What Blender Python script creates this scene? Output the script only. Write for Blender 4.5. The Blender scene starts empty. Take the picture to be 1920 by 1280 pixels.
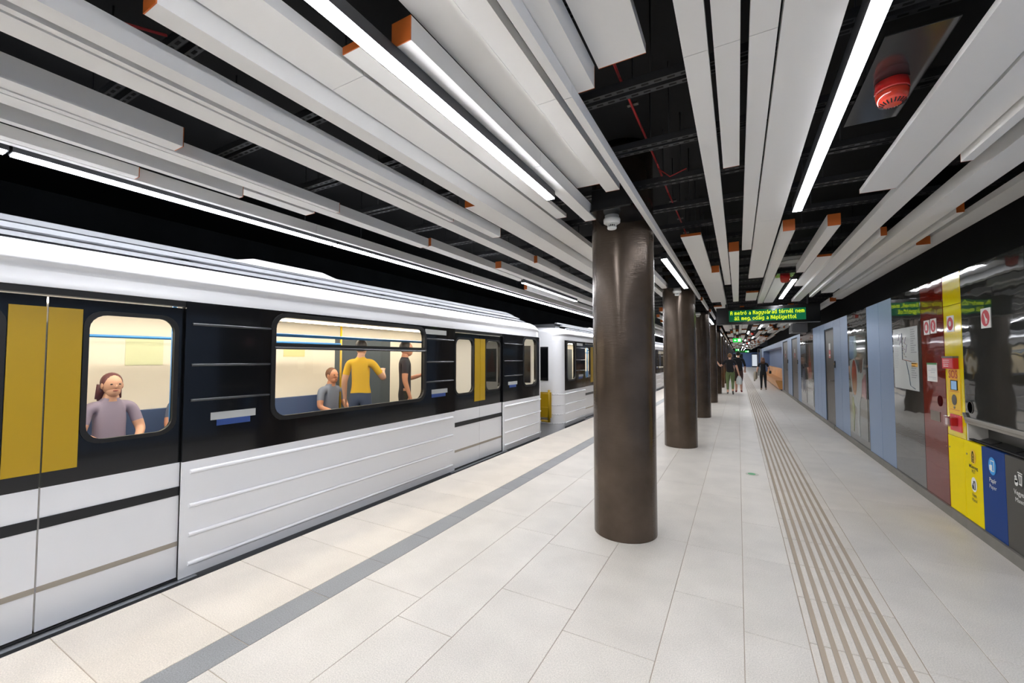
import bpy, bmesh, math, random
from mathutils import Vector, Matrix
PI = math.pi
random.seed(7)
scene = bpy.context.scene
COL = scene.collection

# ------------------------------------------------------------------ camera, world, exposure
cam_d = bpy.data.cameras.new('camera'); cam = bpy.data.objects.new('camera', cam_d); COL.objects.link(cam)
cam_d.sensor_width = 36.0; cam_d.sensor_fit = 'HORIZONTAL'; cam_d.lens = 14.531
cam_d.clip_start = 0.05; cam_d.clip_end = 300
_r = Vector((.87745, .47967, 0)); _u = Vector((.01917, -.03507, .99920)); _f = Vector((-.47928, .87675, .03997))
cam.matrix_world = Matrix(((_r.x, _u.x, -_f.x, 0), (_r.y, _u.y, -_f.y, 0), (_r.z, _u.z, -_f.z, 1.5), (0, 0, 0, 1)))
scene.camera = cam
w = bpy.data.worlds.new('world'); scene.world = w; w.use_nodes = True
w.node_tree.nodes['Background'].inputs[0].default_value = (.5, .55, .6, 1)
w.node_tree.nodes['Background'].inputs[1].default_value = .02
vs = scene.view_settings
vs.view_transform = 'Standard'; vs.look = 'None'; vs.exposure = 0.84; vs.gamma = 1.0; vs.use_curve_mapping = False
LAMP = 28.0          # strength of the station's linear lamps
CABIN = 13.0          # strength of the lamps inside the train

# ------------------------------------------------------------------ materials
MATS = {}
def srgb(c):
    if isinstance(c, str):
        c = tuple(int(c[i:i+2], 16)/255 for i in (0, 2, 4))
    return tuple((x/12.92 if x <= .04045 else ((x+.055)/1.055)**2.4) for x in c) + (1,)
def mat(name, col, rough=.5, metal=0, spec=.5, coat=0, emit=None, estr=0, noise=None, bump=None, rand=0, alpha=1):
    """noise=(scale, amount, detail)   bump=(scale, strength, stretch)"""
    if name in MATS: return MATS[name]
    m = bpy.data.materials.new(name); m.use_nodes = True; MATS[name] = m
    nt = m.node_tree; b = nt.nodes['Principled BSDF']; L = nt.links
    c = srgb(col)
    b.inputs['Base Color'].default_value = c
    b.inputs['Roughness'].default_value = rough; b.inputs['Metallic'].default_value = metal
    b.inputs['Specular IOR Level'].default_value = spec; b.inputs['Coat Weight'].default_value = coat
    b.inputs['Coat Roughness'].default_value = .05
    if emit: b.inputs['Emission Color'].default_value = srgb(emit); b.inputs['Emission Strength'].default_value = estr
    src = None
    tc = nt.nodes.new('ShaderNodeTexCoord')
    if noise:
        n = nt.nodes.new('ShaderNodeTexNoise'); n.inputs['Scale'].default_value = noise[0]; n.inputs['Detail'].default_value = noise[2] if len(noise) > 2 else 3
        L.new(tc.outputs['Object'], n.inputs['Vector'])
        mr = nt.nodes.new('ShaderNodeMapRange'); mr.inputs[1].default_value = .3; mr.inputs[2].default_value = .7
        mr.inputs[3].default_value = 1-noise[1]; mr.inputs[4].default_value = 1+noise[1]
        L.new(n.outputs['Fac'], mr.inputs[0]); src = mr.outputs[0]
    if rand:
        oi = nt.nodes.new('ShaderNodeObjectInfo'); mr2 = nt.nodes.new('ShaderNodeMapRange')
        mr2.inputs[3].default_value = 1-rand; mr2.inputs[4].default_value = 1+rand
        L.new(oi.outputs['Random'], mr2.inputs[0])
        if src:
            mm = nt.nodes.new('ShaderNodeMath'); mm.operation = 'MULTIPLY'
            L.new(src, mm.inputs[0]); L.new(mr2.outputs[0], mm.inputs[1]); src = mm.outputs[0]
        else: src = mr2.outputs[0]
    if src:
        mx = nt.nodes.new('ShaderNodeVectorMath'); mx.operation = 'SCALE'; mx.inputs[0].default_value = c[:3]
        L.new(src, mx.inputs['Scale']); L.new(mx.outputs[0], b.inputs['Base Color'])
    if bump:
        mp = nt.nodes.new('ShaderNodeMapping'); mp.inputs['Scale'].default_value = bump[2] if len(bump) > 2 else (1, 1, 1)
        L.new(tc.outputs['Object'], mp.inputs[0])
        n2 = nt.nodes.new('ShaderNodeTexNoise'); n2.inputs['Scale'].default_value = bump[0]; n2.inputs['Detail'].default_value = 2
        L.new(mp.outputs[0], n2.inputs['Vector'])
        bp = nt.nodes.new('ShaderNodeBump'); bp.inputs['Strength'].default_value = bump[1]; bp.inputs['Distance'].default_value = bump[3] if len(bump) > 3 else .01
        L.new(n2.outputs['Fac'], bp.inputs['Height']); L.new(bp.outputs[0], b.inputs['Normal'])
    return m
def emat(name, col, s):
    if name in MATS: return MATS[name]
    m = bpy.data.materials.new(name); m.use_nodes = True; nt = m.node_tree; nt.nodes.clear()
    o = nt.nodes.new('ShaderNodeOutputMaterial'); e = nt.nodes.new('ShaderNodeEmission')
    e.inputs[0].default_value = srgb(col); e.inputs[1].default_value = s
    nt.links.new(e.outputs[0], o.inputs[0]); MATS[name] = m; return m
def glassmat(name, tint, refl=1.5):
    if name in MATS: return MATS[name]
    m = bpy.data.materials.new(name); m.use_nodes = True; nt = m.node_tree; nt.nodes.clear()
    o = nt.nodes.new('ShaderNodeOutputMaterial'); t = nt.nodes.new('ShaderNodeBsdfTransparent'); g = nt.nodes.new('ShaderNodeBsdfGlossy')
    x = nt.nodes.new('ShaderNodeMixShader'); L = nt.links
    ge = nt.nodes.new('ShaderNodeNewGeometry'); dp = nt.nodes.new('ShaderNodeVectorMath'); dp.operation = 'DOT_PRODUCT'
    L.new(ge.outputs['Incoming'], dp.inputs[0]); L.new(ge.outputs['Normal'], dp.inputs[1])
    def mth(op, a, b=None):
        n = nt.nodes.new('ShaderNodeMath'); n.operation = op
        for i, v in enumerate((a, b)):
            if v is None: continue
            if isinstance(v, (int, float)): n.inputs[i].default_value = v
            else: L.new(v, n.inputs[i])
        return n.outputs[0]
    f = mth('ADD', mth('MULTIPLY', mth('POWER', mth('SUBTRACT', 1.0, mth('ABSOLUTE', dp.outputs['Value'])), 5.0), .9), .05)
    t.inputs[0].default_value = srgb(tint); g.inputs[1].default_value = .03
    L.new(f, x.inputs[0]); L.new(t.outputs[0], x.inputs[1]); L.new(g.outputs[0], x.inputs[2]); L.new(x.outputs[0], o.inputs[0])
    MATS[name] = m; return m

def stone(name, col, speck, mottle=.06):
    m = bpy.data.materials.new(name); m.use_nodes = True; MATS[name] = m
    nt = m.node_tree; b = nt.nodes['Principled BSDF']; L = nt.links; c = srgb(col)
    g = nt.nodes.new('ShaderNodeNewGeometry')
    n1 = nt.nodes.new('ShaderNodeTexNoise'); n1.inputs['Scale'].default_value = 160; n1.inputs['Detail'].default_value = 2
    n2 = nt.nodes.new('ShaderNodeTexNoise'); n2.inputs['Scale'].default_value = 3.1; n2.inputs['Detail'].default_value = 4
    L.new(g.outputs['Position'], n1.inputs['Vector']); L.new(g.outputs['Position'], n2.inputs['Vector'])
    a = nt.nodes.new('ShaderNodeMapRange'); a.inputs[1].default_value = .3; a.inputs[2].default_value = .7; a.inputs[3].default_value = 1-speck; a.inputs[4].default_value = 1+speck
    d = nt.nodes.new('ShaderNodeMapRange'); d.inputs[1].default_value = .3; d.inputs[2].default_value = .7; d.inputs[3].default_value = 1-mottle; d.inputs[4].default_value = 1+mottle
    L.new(n1.outputs['Fac'], a.inputs[0]); L.new(n2.outputs['Fac'], d.inputs[0])
    oi = nt.nodes.new('ShaderNodeObjectInfo'); e = nt.nodes.new('ShaderNodeMapRange'); e.inputs[3].default_value = .965; e.inputs[4].default_value = 1.03
    L.new(oi.outputs['Random'], e.inputs[0])
    p = nt.nodes.new('ShaderNodeMath'); p.operation = 'MULTIPLY'; q = nt.nodes.new('ShaderNodeMath'); q.operation = 'MULTIPLY'
    L.new(a.outputs[0], p.inputs[0]); L.new(d.outputs[0], p.inputs[1]); L.new(p.outputs[0], q.inputs[0]); L.new(e.outputs[0], q.inputs[1])
    s = nt.nodes.new('ShaderNodeVectorMath'); s.operation = 'SCALE'; s.inputs[0].default_value = c[:3]
    L.new(q.outputs[0], s.inputs['Scale']); L.new(s.outputs[0], b.inputs['Base Color'])
    b.inputs['Roughness'].default_value = .42; b.inputs['Specular IOR Level'].default_value = .4
    bp = nt.nodes.new('ShaderNodeBump'); bp.inputs['Strength'].default_value = .25; bp.inputs['Distance'].default_value = .002
    L.new(n1.outputs['Fac'], bp.inputs['Height']); L.new(bp.outputs[0], b.inputs['Normal'])
    return m

M_stone = stone('granite_pale', 'cfc9c0', .15)
M_stone_edge = stone('granite_warm', 'd3cabd', .15)
M_stone_dark = stone('granite_dark', '8a8b8c', .22)
M_tact = stone('granite_tactile', 'cfc8be', .08)
M_groove = stone('granite_groove', 'aca092', .15)
M_grout = mat('grout', 'a89a89', .9)
M_white = mat('panel_white', 'eeedea', .45, spec=.35, rand=.02)
M_orange = mat('panel_end_orange', 'c2621f', .55)
M_black = mat('ceiling_black', '0e0f11', .75, noise=(2.5, .35, 4))
M_rail = mat('rail_steel', '4a4b4d', .5, metal=.6)
M_slot = mat('rail_slot', '0a0a0a', .8)
M_housing = mat('lamp_housing', '3a3c40', .45)
M_lamp = emat('lamp_diffuser', 'f6f8ff', LAMP)
M_col = mat('column_bronze', '574b40', .23, metal=.5, spec=.45, noise=(4, .25, 5), bump=(34, .1, (.5, .5, 3.0), .01))
M_blackgloss = mat('black_gloss', '131416', .12, spec=.5)
M_detwhite = mat('detector_white', 'e8e8e4', .4)
M_red = mat('siren_red', 'c8231f', .18, coat=.6)
M_redlens = mat('siren_lens', 'd6402c', .12, coat=.8)
M_dark = mat('dark_slot', '0a0a0b', .6)
M_cable = mat('red_cable', 'b02a2c', .5)
M_plate = mat('mirror_plate', '2a2b2c', .12, metal=.0, spec=.6)
M_blue = mat('wall_blue', '7f95b3', .35, metal=.35, spec=.5, rand=.03)
M_bluetrim = mat('wall_joint', '22262b', .6)
M_glassdk = mat('wall_glass_dark', '30312e', .03, spec=.7, coat=.2, bump=(2.2, .05, (1, 1, 1.6), .05))
M_glassred = mat('wall_glass_red', '6b1a0d', .04, spec=.3, bump=(2.2, .05, (1, 1, 1.6), .05))
M_yellow = mat('wall_yellow', 'e2cc00', .08, spec=.5, bump=(2.2, .03, (1, 1, 1.6), .05))
M_skirt = mat('skirting_grey', '77746d', .6, noise=(8, .08))
M_metal = mat('brushed_steel', '8e8a84', .35, metal=.9, noise=(3, .1))
M_doormetal = mat('door_steel', '57524b', .32, metal=.7, noise=(2, .12))
M_grey = mat('bin_grey', '4c4a45', .4, spec=.15)
M_binblue = mat('bin_blue', '1c3f80', .4, spec=.06)
M_binyel = mat('bin_yellow', 'f0d800', .4, spec=.04)
M_paper = mat('print_white', 'e9e9e4', .4, coat=.3)
M_ink = mat('print_black', '2a2a26', .6)
M_signred = mat('print_red', 'c32b3a', .4)
M_green = mat('print_green', '3a8a48', .4)
M_orangep = mat('print_orange', 'e0a62c', .5)
M_sky = mat('print_sky', '1e95e0', .4)
M_amber = mat('print_amber', 'edc02a', .4)
M_soft = mat('print_soft', 'b9bdbf', .5)
M_screen = emat('sos_screen', '9fc3e8', .35)

# ------------------------------------------------------------------ mesh helpers
class MB:
    def __init__(s): s.bm = bmesh.new(); s.mats = []
    def mi(s, m):
        if m not in s.mats: s.mats.append(m)
        return s.mats.index(m)
    def _tag(s, faces, m, smooth=False):
        i = s.mi(m)
        for f in faces: f.material_index = i; f.smooth = smooth
    def box(s, x0, x1, y0, y1, z0, z1, m, bev=0):
        r = bmesh.ops.create_cube(s.bm, size=1.0)
        for v in r['verts']:
            v.co = Vector((x0+(v.co.x+.5)*(x1-x0), y0+(v.co.y+.5)*(y1-y0), z0+(v.co.z+.5)*(z1-z0)))
        fs = set(f for v in r['verts'] for f in v.link_faces)
        if bev:
            es = list(set(e for f in fs for e in f.edges))
            q = bmesh.ops.bevel(s.bm, geom=es, offset=bev, segments=1, affect='EDGES', profile=.5)
            fs = set(f for f in fs if f.is_valid) | set(q['faces'])
        s._tag(fs, m); return s
    def obox(s, c, ax, ay, az, m):
        """box from centre and three half-axis vectors"""
        c, ax, ay, az = Vector(c), Vector(ax), Vector(ay), Vector(az)
        r = bmesh.ops.create_cube(s.bm, size=2.0)
        for v in r['verts']:
            v.co = c + ax*v.co.x + ay*v.co.y + az*v.co.z
        s._tag(set(f for v in r['verts'] for f in v.link_faces), m); return s
    def tube(s, p, q, r0, m, r1=None, seg=12, smooth=True, caps=True):
        p, q = Vector(p), Vector(q); d = q-p; L = d.length
        if r1 is None: r1 = r0
        rr = bmesh.ops.create_cone(s.bm, cap_ends=caps, segments=seg, radius1=r0, radius2=r1, depth=L)
        M = Matrix.Translation((p+q)/2) @ d.to_track_quat('Z', 'Y').to_matrix().to_4x4()
        bmesh.ops.transform(s.bm, matrix=M, verts=rr['verts'])
        fs = set(f for v in rr['verts'] for f in v.link_faces)
        s._tag(fs, m, smooth)
        for f in fs:
            if len(f.verts) > 4: f.smooth = False
        return s
    def path(s, pts, r, m, seg=8):
        for a, b in zip(pts[:-1], pts[1:]): s.tube(a, b, r, m, seg=seg)
        return s
    def lathe(s, prof, c, m, seg=32, axis='Z', smooth=True):
        """prof: list of (radius, height) from one end to the other"""
        c = Vector(c); rings = []
        for (r, h) in prof:
            ring = []
            for k in range(seg):
                a = 2*PI*k/seg
                p = {'Z': Vector((r*math.cos(a), r*math.sin(a), h)), 'X': Vector((h, r*math.cos(a), r*math.sin(a))), 'Y': Vector((r*math.cos(a), h, r*math.sin(a)))}[axis]
                ring.append(s.bm.verts.new(c+p))
            rings.append(ring)
        fs = []
        for a, b in zip(rings[:-1], rings[1:]):
            for k in range(seg):
                fs.append(s.bm.faces.new((a[k], a[(k+1) % seg], b[(k+1) % seg], b[k])))
        fs2 = [s.bm.faces.new(list(reversed(rings[0]))), s.bm.faces.new(rings[-1])]
        s._tag(fs, m, smooth); s._tag(fs2, m); return s
    def ball(s, c, r, m, seg=16, rings=10):
        rr = bmesh.ops.create_uvsphere(s.bm, u_segments=seg, v_segments=rings, radius=1)
        R = r if isinstance(r, (tuple, list)) else (r, r, r)
        for v in rr['verts']: v.co = Vector((c[0]+v.co.x*R[0], c[1]+v.co.y*R[1], c[2]+v.co.z*R[2]))
        s._tag(set(f for v in rr['verts'] for f in v.link_faces), m, True); return s
    def prism(s, pts, vec, m, smooth=False):
        """polygon (3D points) extruded by vec"""
        vec = Vector(vec); a = [s.bm.verts.new(Vector(p)) for p in pts]; b = [s.bm.verts.new(Vector(p)+vec) for p in pts]
        n = len(a); fs = [s.bm.faces.new(a), s.bm.faces.new(list(reversed(b)))]
        s._tag(fs, m)
        s._tag([s.bm.faces.new((a[i], b[i], b[(i+1) % n], a[(i+1) % n])) for i in range(n)], m, smooth); return s
    def loft(s, secs, m, smooth=True, closed=False, caps=True):
        rings = [[s.bm.verts.new(Vector(p)) for p in sec] for sec in secs]; fs = []
        for a, b in zip(rings[:-1], rings[1:]):
            n = len(a)
            for k in range(n if closed else n-1):
                fs.append(s.bm.faces.new((a[k], a[(k+1) % n], b[(k+1) % n], b[k])))
        s._tag(fs, m, smooth)
        if caps: s._tag([s.bm.faces.new(list(reversed(rings[0]))), s.bm.faces.new(rings[-1])], m)
        return s
    def plate(s, outer, holes, place, thick, m):
        """outer / holes: 2D loops; place(u, v, d) gives 3D; thick: depth"""
        bm = s.bm; es = []; loops = []
        for lp in [outer]+holes:
            vs_ = [bm.verts.new(place(u, v, 0)) for u, v in lp]; loops.append(vs_)
            es += [bm.edges.new((vs_[i], vs_[(i+1) % len(vs_)])) for i in range(len(vs_))]
        r = bmesh.ops.triangle_fill(bm, use_beauty=True, use_dissolve=False, edges=es)
        fs = [g for g in r['geom'] if isinstance(g, bmesh.types.BMFace)]
        s._tag(fs, m)
        if thick:
            lps = [outer]+holes
            for lp, vs_ in zip(lps, loops):
                back = [bm.verts.new(place(u, v, thick)) for u, v in lp]; n = len(lp)
                s._tag([bm.faces.new((vs_[i], vs_[(i+1) % n], back[(i+1) % n], back[i])) for i in range(n)], m)
        return s
def rrect(u0, u1, v0, v1, r, n=5):
    pts = []
    for cx, cy, a0 in ((u1-r, v1-r, 0), (u0+r, v1-r, PI/2), (u0+r, v0+r, PI), (u1-r, v0+r, 1.5*PI)):
        for k in range(n+1):
            a = a0+PI/2*k/n; pts.append((cx+r*math.cos(a), cy+r*math.sin(a)))
    return pts
def rect(u0, u1, v0, v1): return [(u0, v0), (u1, v0), (u1, v1), (u0, v1)]

def wloc(o):
    p = Vector((0, 0, 0))
    while o: p += o.location; o = o.parent
    return p
def finish(name, mb, parent=None, at=None):
    """links one mesh object; mb holds world coordinates"""
    me = bpy.data.meshes.new(name); bmesh.ops.recalc_face_normals(mb.bm, faces=mb.bm.faces)
    base = wloc(parent) if parent else Vector((0, 0, 0)); loc = Vector(at) if at is not None else base
    bmesh.ops.translate(mb.bm, verts=mb.bm.verts, vec=-loc)
    mb.bm.to_mesh(me); mb.bm.free()
    for m in mb.mats: me.materials.append(m)
    o = bpy.data.objects.new(name, me); COL.objects.link(o)
    if parent: o.parent = parent; o.location = loc-base
    else: o.location = loc
    return o
def linked(name, me, loc, parent=None):
    o = bpy.data.objects.new(name, me); COL.objects.link(o)
    if parent: o.parent = parent; o.location = Vector(loc)-wloc(parent)
    else: o.location = loc
    return o
def tag(o, label=None, cat=None, group=None, kind=None):
    for k, v in (('label', label), ('category', cat), ('group', group), ('kind', kind)):
        if v: o[k] = v
    return o
def thing(name, loc, label, cat, group=None, kind=None):
    o = bpy.data.objects.new(name, None); o.empty_display_size = .1; COL.objects.link(o); o.location = loc
    return tag(o, label, cat, group, kind)
def copy_tree(o, parent=None):
    c = o.copy(); COL.objects.link(c); c.parent = parent
    for ch in list(o.children): copy_tree(ch, c)
    return c
def struct(name, mb=None, loc=(0, 0, 0)):
    if mb is None:
        o = bpy.data.objects.new(name, None); COL.objects.link(o); o.location = loc
    else: o = finish(name, mb)
    o['kind'] = 'structure'; return o
_boxes = {}
def boxmesh(sx, sy, sz, m, bev=0):
    k = (round(sx, 3), round(sy, 3), round(sz, 3), m.name, bev)
    if k not in _boxes:
        mb = MB(); mb.box(-sx/2, sx/2, -sy/2, sy/2, -sz/2, sz/2, m, bev); bmesh.ops.recalc_face_normals(mb.bm, faces=mb.bm.faces)
        me = bpy.data.meshes.new('piece'); mb.bm.to_mesh(me); mb.bm.free(); me.materials.append(m); _boxes[k] = me
    return _boxes[k]
def piece(name, x0, x1, y0, y1, z0, z1, m, parent, bev=0):
    return linked(name, boxmesh(x1-x0, y1-y0, z1-z0, m, bev), ((x0+x1)/2, (y0+y1)/2, (z0+z1)/2), parent)
def text(mb, s, size, place, m, bold=0.0, align='CENTER'):
    """flat letters added to mb; place(u, v) -> 3D"""
    cu = bpy.data.curves.new('t', 'FONT'); cu.body = s; cu.size = size; cu.align_x = align; cu.offset = bold; cu.resolution_u = 2
    ob = bpy.data.objects.new('t', cu); COL.objects.link(ob)
    bpy.context.view_layer.update()
    me = bpy.data.meshes.new_from_object(ob.evaluated_get(bpy.context.evaluated_depsgraph_get()))
    vs_ = [mb.bm.verts.new(place(v.co.x, v.co.y)) for v in me.vertices]; i = mb.mi(m)
    for p in me.polygons:
        try: f = mb.bm.faces.new([vs_[k] for k in p.vertices]); f.material_index = i
        except ValueError: pass
    bpy.data.objects.remove(ob); bpy.data.curves.remove(cu); bpy.data.meshes.remove(me)

Y0, Y1 = -7.0, 80.0           # extent of the station hall
WX = 1.75                      # face of the right-hand wall

# ------------------------------------------------------------------ floor
mb = MB(); mb.box(-3.27, 2.3, Y0, 44, -.35, -.0025, M_grout); mb.box(-3.27, 4.3, 44, Y1, -.35, -.0025, M_grout)
floor = struct('floor', mb)
G = .0035
strips = [(-3.27, -2.46, M_stone_edge), (-2.46, -2.27, M_stone_dark), (-2.27, -1.77, M_stone), (-1.77, -1.38, M_stone), (-1.38, -.88, M_stone),
          (-.88, -.39, M_stone), (-.39, 0, M_stone), (0, .30, M_stone), (.77, 1.07, M_stone), (1.07, 1.745, M_stone)]
known = {2: [2.05, 3.55], 3: [1.85, 3.30], 4: [3.14, 4.6], 5: [2.19, 3.69], 6: [2.9, 3.66], 7: [2.66, 3.64], 8: [3.70, 5.2], 9: [4.22, 5.7]}
FAR = 14.5
far = MB()
for i, (x0, x1, m) in enumerate(strips):
    rnd = random.Random(100+i)
    if i < 2:
        js = [.81+.485*k for k in range(-9, 160)] if i == 0 else [1.29+.485*k*(1 if k % 1 == 0 else 1) for k in range(-9, 160)]
    else:
        a, b = known[i]; js = []
        y = a
        while y > Y0: js.insert(0, y); y -= rnd.choice((.75, .95, 1.2, 1.45))
        y = b
        while y < Y1: js.append(y); y += rnd.choice((.75, .95, 1.2, 1.45))
    js = [j for j in js if Y0 < j < Y1]; js = [Y0]+js+[Y1]
    for a, b in zip(js[:-1], js[1:]):
        if b-a < .05: continue
        if -1.5 < a < (FAR if i > 1 else 11):
            piece('paving_slab', x0+G/2, x1-G/2, a+G/2, b-G/2, -.04, 0, m, floor, .0015)
        else: far.box(x0+G/2, x1-G/2, a+G/2, b-G/2, -.02, 0, m)
for k in range(75): far.box(1.75, 4.25, 44+.48*k+G, 44.48+.48*k, -.02, 0, M_stone)
o = finish('paving_slab', far, floor); o['kind'] = 'stuff'
# tactile guiding strip
def tactile_mesh(L):
    mb = MB(); x0, x1 = .302, .768
    mb.box(x0, x1, -L/2+.002, L/2-.002, -.04, -.004, M_groove)
    edges = [(x0, .338)]+[(.3625+.0575*k, .3965+.0575*k) for k in range(6)]+[(.7085, x1)]
    for a, b in edges:
        z0, z1, c = -.004, .0015, .004
        mb.prism([(a, -L/2+.004, z0), (b, -L/2+.004, z0), (b-c, -L/2+.004, z1), (a+c, -L/2+.004, z1)], (0, L-.008, 0), M_tact)
    bmesh.ops.recalc_face_normals(mb.bm, faces=mb.bm.faces)
    me = bpy.data.meshes.new('tactile_tile'); mb.bm.to_mesh(me); mb.bm.free()
    for m_ in mb.mats: me.materials.append(m_)
    return me
tm = tactile_mesh(.485)
y = 2.72-.485*9+.2425
while y < 46:
    linked('tactile_tile', tm, (0, y, 0), floor); y += .485
mb = MB(); mb.box(.302, .768, y-.24, Y1, -.02, 0, M_tact); finish('tactile_strip', mb, floor)
mb = MB(); mb.box(-3.27, -3.262, Y0, Y1, -1.1, -.006, mat('edge_concrete', '54524e', .8))
finish('platform_edge', mb, floor)

# ------------------------------------------------------------------ track bed and tunnel shell
M_conc = mat('tunnel_dark', '25282c', .8, noise=(1.5, .3, 4), bump=(6, .3))
mb = MB(); mb.box(-6.7, -3.27, Y0, Y1, -1.35, -1.25, M_conc); struct('floor_trackbed', mb)
mb = MB(); mb.box(-6.9, -6.7, Y0, Y1, -1.35, 3.9, M_conc); struct('wall_track', mb)
mb = MB(); mb.box(-6.9, 2.6, Y0-.2, Y0, -1.35, 3.9, M_conc); struct('wall_back', mb)
M_endblue = mat('end_blue', '6f8cc0', .5)
mb = MB(); mb.box(-3.27, 4.5, Y1, Y1+.2, 0, 2.45, M_endblue); mb.box(-3.27, 4.5, Y1, Y1+.2, 2.45, 3.4, M_black); struct('wall_end', mb)
mb = MB()
mb.box(-6.9, 4.5, Y0, Y1, 3.35, 3.5, M_black)
ceiling = struct('ceiling', mb)

# ------------------------------------------------------------------ ceiling panels
def panel(x0, x1, y0, y1, zb, zt=None, cap=True, joints=None):
    js = joints if joints else ([y0+2.9*k for k in range(1, 9) if y0+2.9*k < y1-.8] if y0 > B else [y1-2.95*k for k in range(1, 9) if y1-2.95*k > y0+.5][::-1])
    if js:
        ys = [y0]+js+[y1]
        for k, (a, b) in enumerate(zip(ys[:-1], ys[1:])): panel1(x0, x1, a+(.0015 if k else 0), b-(.0015 if k < len(js) else 0), zb, zt, k == 0, k == len(js))
    else: panel1(x0, x1, y0, y1, zb, zt, True, True)
def panel1(x0, x1, y0, y1, zb, zt, near, farc):
    if zt is None: zt = zb+.09
    p = piece('ceiling_panel', x0, x1, y0, y1, zb, zt, M_white, ceiling)
    if near or farc:
        for ya, yb in ([(y0-.004, y0)] if near else [])+([(y1, y1+.004)] if farc else []):
            c = linked('end_cap', boxmesh(x1-x0, .004, zt-zb, M_orange), ((x0+x1)/2, (ya+yb)/2, (zb+zt)/2))
            c.parent = p; c.location = Vector((0, (ya+yb)/2-(y0+y1)/2, 0))
    return p
B = -5.5
plist = [
 # over the platform edge
 (-3.23, -3.19, B, 20.0, 2.58, 2.66), (-3.18, -3.12, B, 1.06, 2.58, 2.64), (-2.94, -2.895, B, 1.53, 2.58, 2.65), (-3.07, -2.96, B, 2.11, 2.66, 2.72),
 (-2.72, -2.62, B, 3.10, 2.58, 2.66), (-2.61, -2.575, B, 2.04, 2.58, 2.65), (-2.56, -2.47, B, 1.01, 2.58, 2.68),
 (-2.79, -2.67, 3.2, 5.3, 2.62, 2.70), (-2.55, -2.47, 4.25, 9.6, 2.58, 2.66), (-2.95, -2.90, 5.8, 9.4, 2.58, 2.66), (-2.79, -2.68, 5.6, 11.5, 2.64, 2.72),
 # middle group
 (-2.12, -2.00, B, 8.2, 2.58, 2.66), (-1.985, -1.955, B, 2.61, 2.58, 2.63), (-1.92, -1.84, B, 3.15, 2.58, 2.66), (-2.0, -1.96, 4.18, 4.86, 2.57, 2.65),
 (-1.80, -1.70, 2.55, 7.2, 2.64, 2.72),
 (-1.68, -1.59, .57, 9.0, 2.62, 2.72), (-1.575, -1.377, B, 7.1, 2.70, 2.75), (-1.33, -1.24, 1.06, 3.22, 2.68, 2.71),
 (-1.08, -.99, 1.07, 3.23, 2.62, 2.71), (-1.01, -.845, B, 2.84, 2.74, 2.79), (-.83, -.73, B, 2.96, 2.72, 2.77), (-.625, -.589, B, 8.40, 2.59, 2.65),
 (-.61, -.52, B, 1.69, 2.66, 2.76), (-.51, -.31, B, 1.72, 2.76, 2.80),
 # centre of the platform
 (-.17, -.08, B, 7.60, 2.70, 2.74), (-.06, .03, B, 2.90, 2.70, 2.74), (.06, .15, B, 5.24, 2.70, 2.74), (.16, .35, B, 7.16, 2.70, 2.74),
 (-.48, -.295, 4.38, 9.9, 2.70, 2.725), (-.285, -.195, 6.0, 10.4, 2.62, 2.71), (-.065, .03, 4.9, 9.3, 2.62, 2.72), (.155, .35, 8.74, 9.95, 2.70, 2.73),
 (.37, .46, 4.33, 9.85, 2.62, 2.72), (.51, .68, 7.3, 10.5, 2.70, 2.74), (.69, .78, 4.34, 6.52, 2.62, 2.72), (.845, .995, 6.02, 8.30, 2.70, 2.725),
 # wall side
 (.775, .97, B, 3.70, 2.66, 2.69), (.985, 1.13, B, 10.2, 2.66, 2.71), (1.17, 1.215, 4.92, 9.28, 2.62, 2.70), (1.14, 1.19, B, 3.27, 2.62, 2.72),
 (1.28, 1.45, B, 8.80, 2.62, 2.71), (1.50, 1.545, 4.41, 8.60, 2.62, 2.70), (1.575, 1.68, 5.5, 9.6, 2.62, 2.70), (1.69, 1.86, B, 10.5, 2.69, 2.74),
]
JO = {(-.17, -.08): [-1.2, 1.74, 4.7], (-.06, .03): [-1.2, 1.74], (.06, .15): [-1.2, 1.74], (-1.08, -.99): [2.16], (-.83, -.73): [-1.2, 1.77], (-.625, -.589): [-1.3, 1.60, 4.9]}
for p in plist: panel(*p, joints=JO.get((p[0], p[1])) if p[2] < 2 else None)
# farther on the same slots, in loose rhythm
slots = [(-3.18, -3.12, 2.58, .07, 1), (-2.94, -2.89, 2.58, .08, 1), (-2.72, -2.62, 2.62, .08, 1), (-2.55, -2.46, 2.58, .09, 1), (-2.12, -2.0, 2.62, .08, 1), (-1.92, -1.84, 2.58, .08, 1),
         (-1.68, -1.59, 2.62, .1, 1), (-1.57, -1.38, 2.7, .05, 1), (-.59, -.555, 2.60, .07, 1),
         (-.48, -.30, 2.7, .03, 1), (-.28, -.19, 2.62, .1, 1), (-.17, -.08, 2.7, .05, 1), (-.06, .03, 2.62, .1, 1), (.06, .15, 2.7, .05, 1), (.16, .35, 2.7, .04, 1),
         (.51, .68, 2.7, .04, 1), (.85, 1.0, 2.7, .04, 1), (1.02, 1.13, 2.64, .07, 1), (1.17, 1.22, 2.62, .09, 1), (1.28, 1.45, 2.64, .08, 1), (1.50, 1.55, 2.62, .09, 1), (1.58, 1.72, 2.66, .07, 1)]
rnd = random.Random(21)
for (x0, x1, zb, th, _) in slots:
    y = 10.6+rnd.random()*3
    lim = 58 if x0 > -1 else 34
    while y < lim:
        L = rnd.choice((2.4, 3.2, 4.2, 5.6, 7.0)); dz = rnd.choice((0, 0, .02))
        panel(x0, x1, y, y+L, zb+dz, zb+th+dz); y += L+rnd.choice((.5, .9, 1.8, 2.6, 4))
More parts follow.
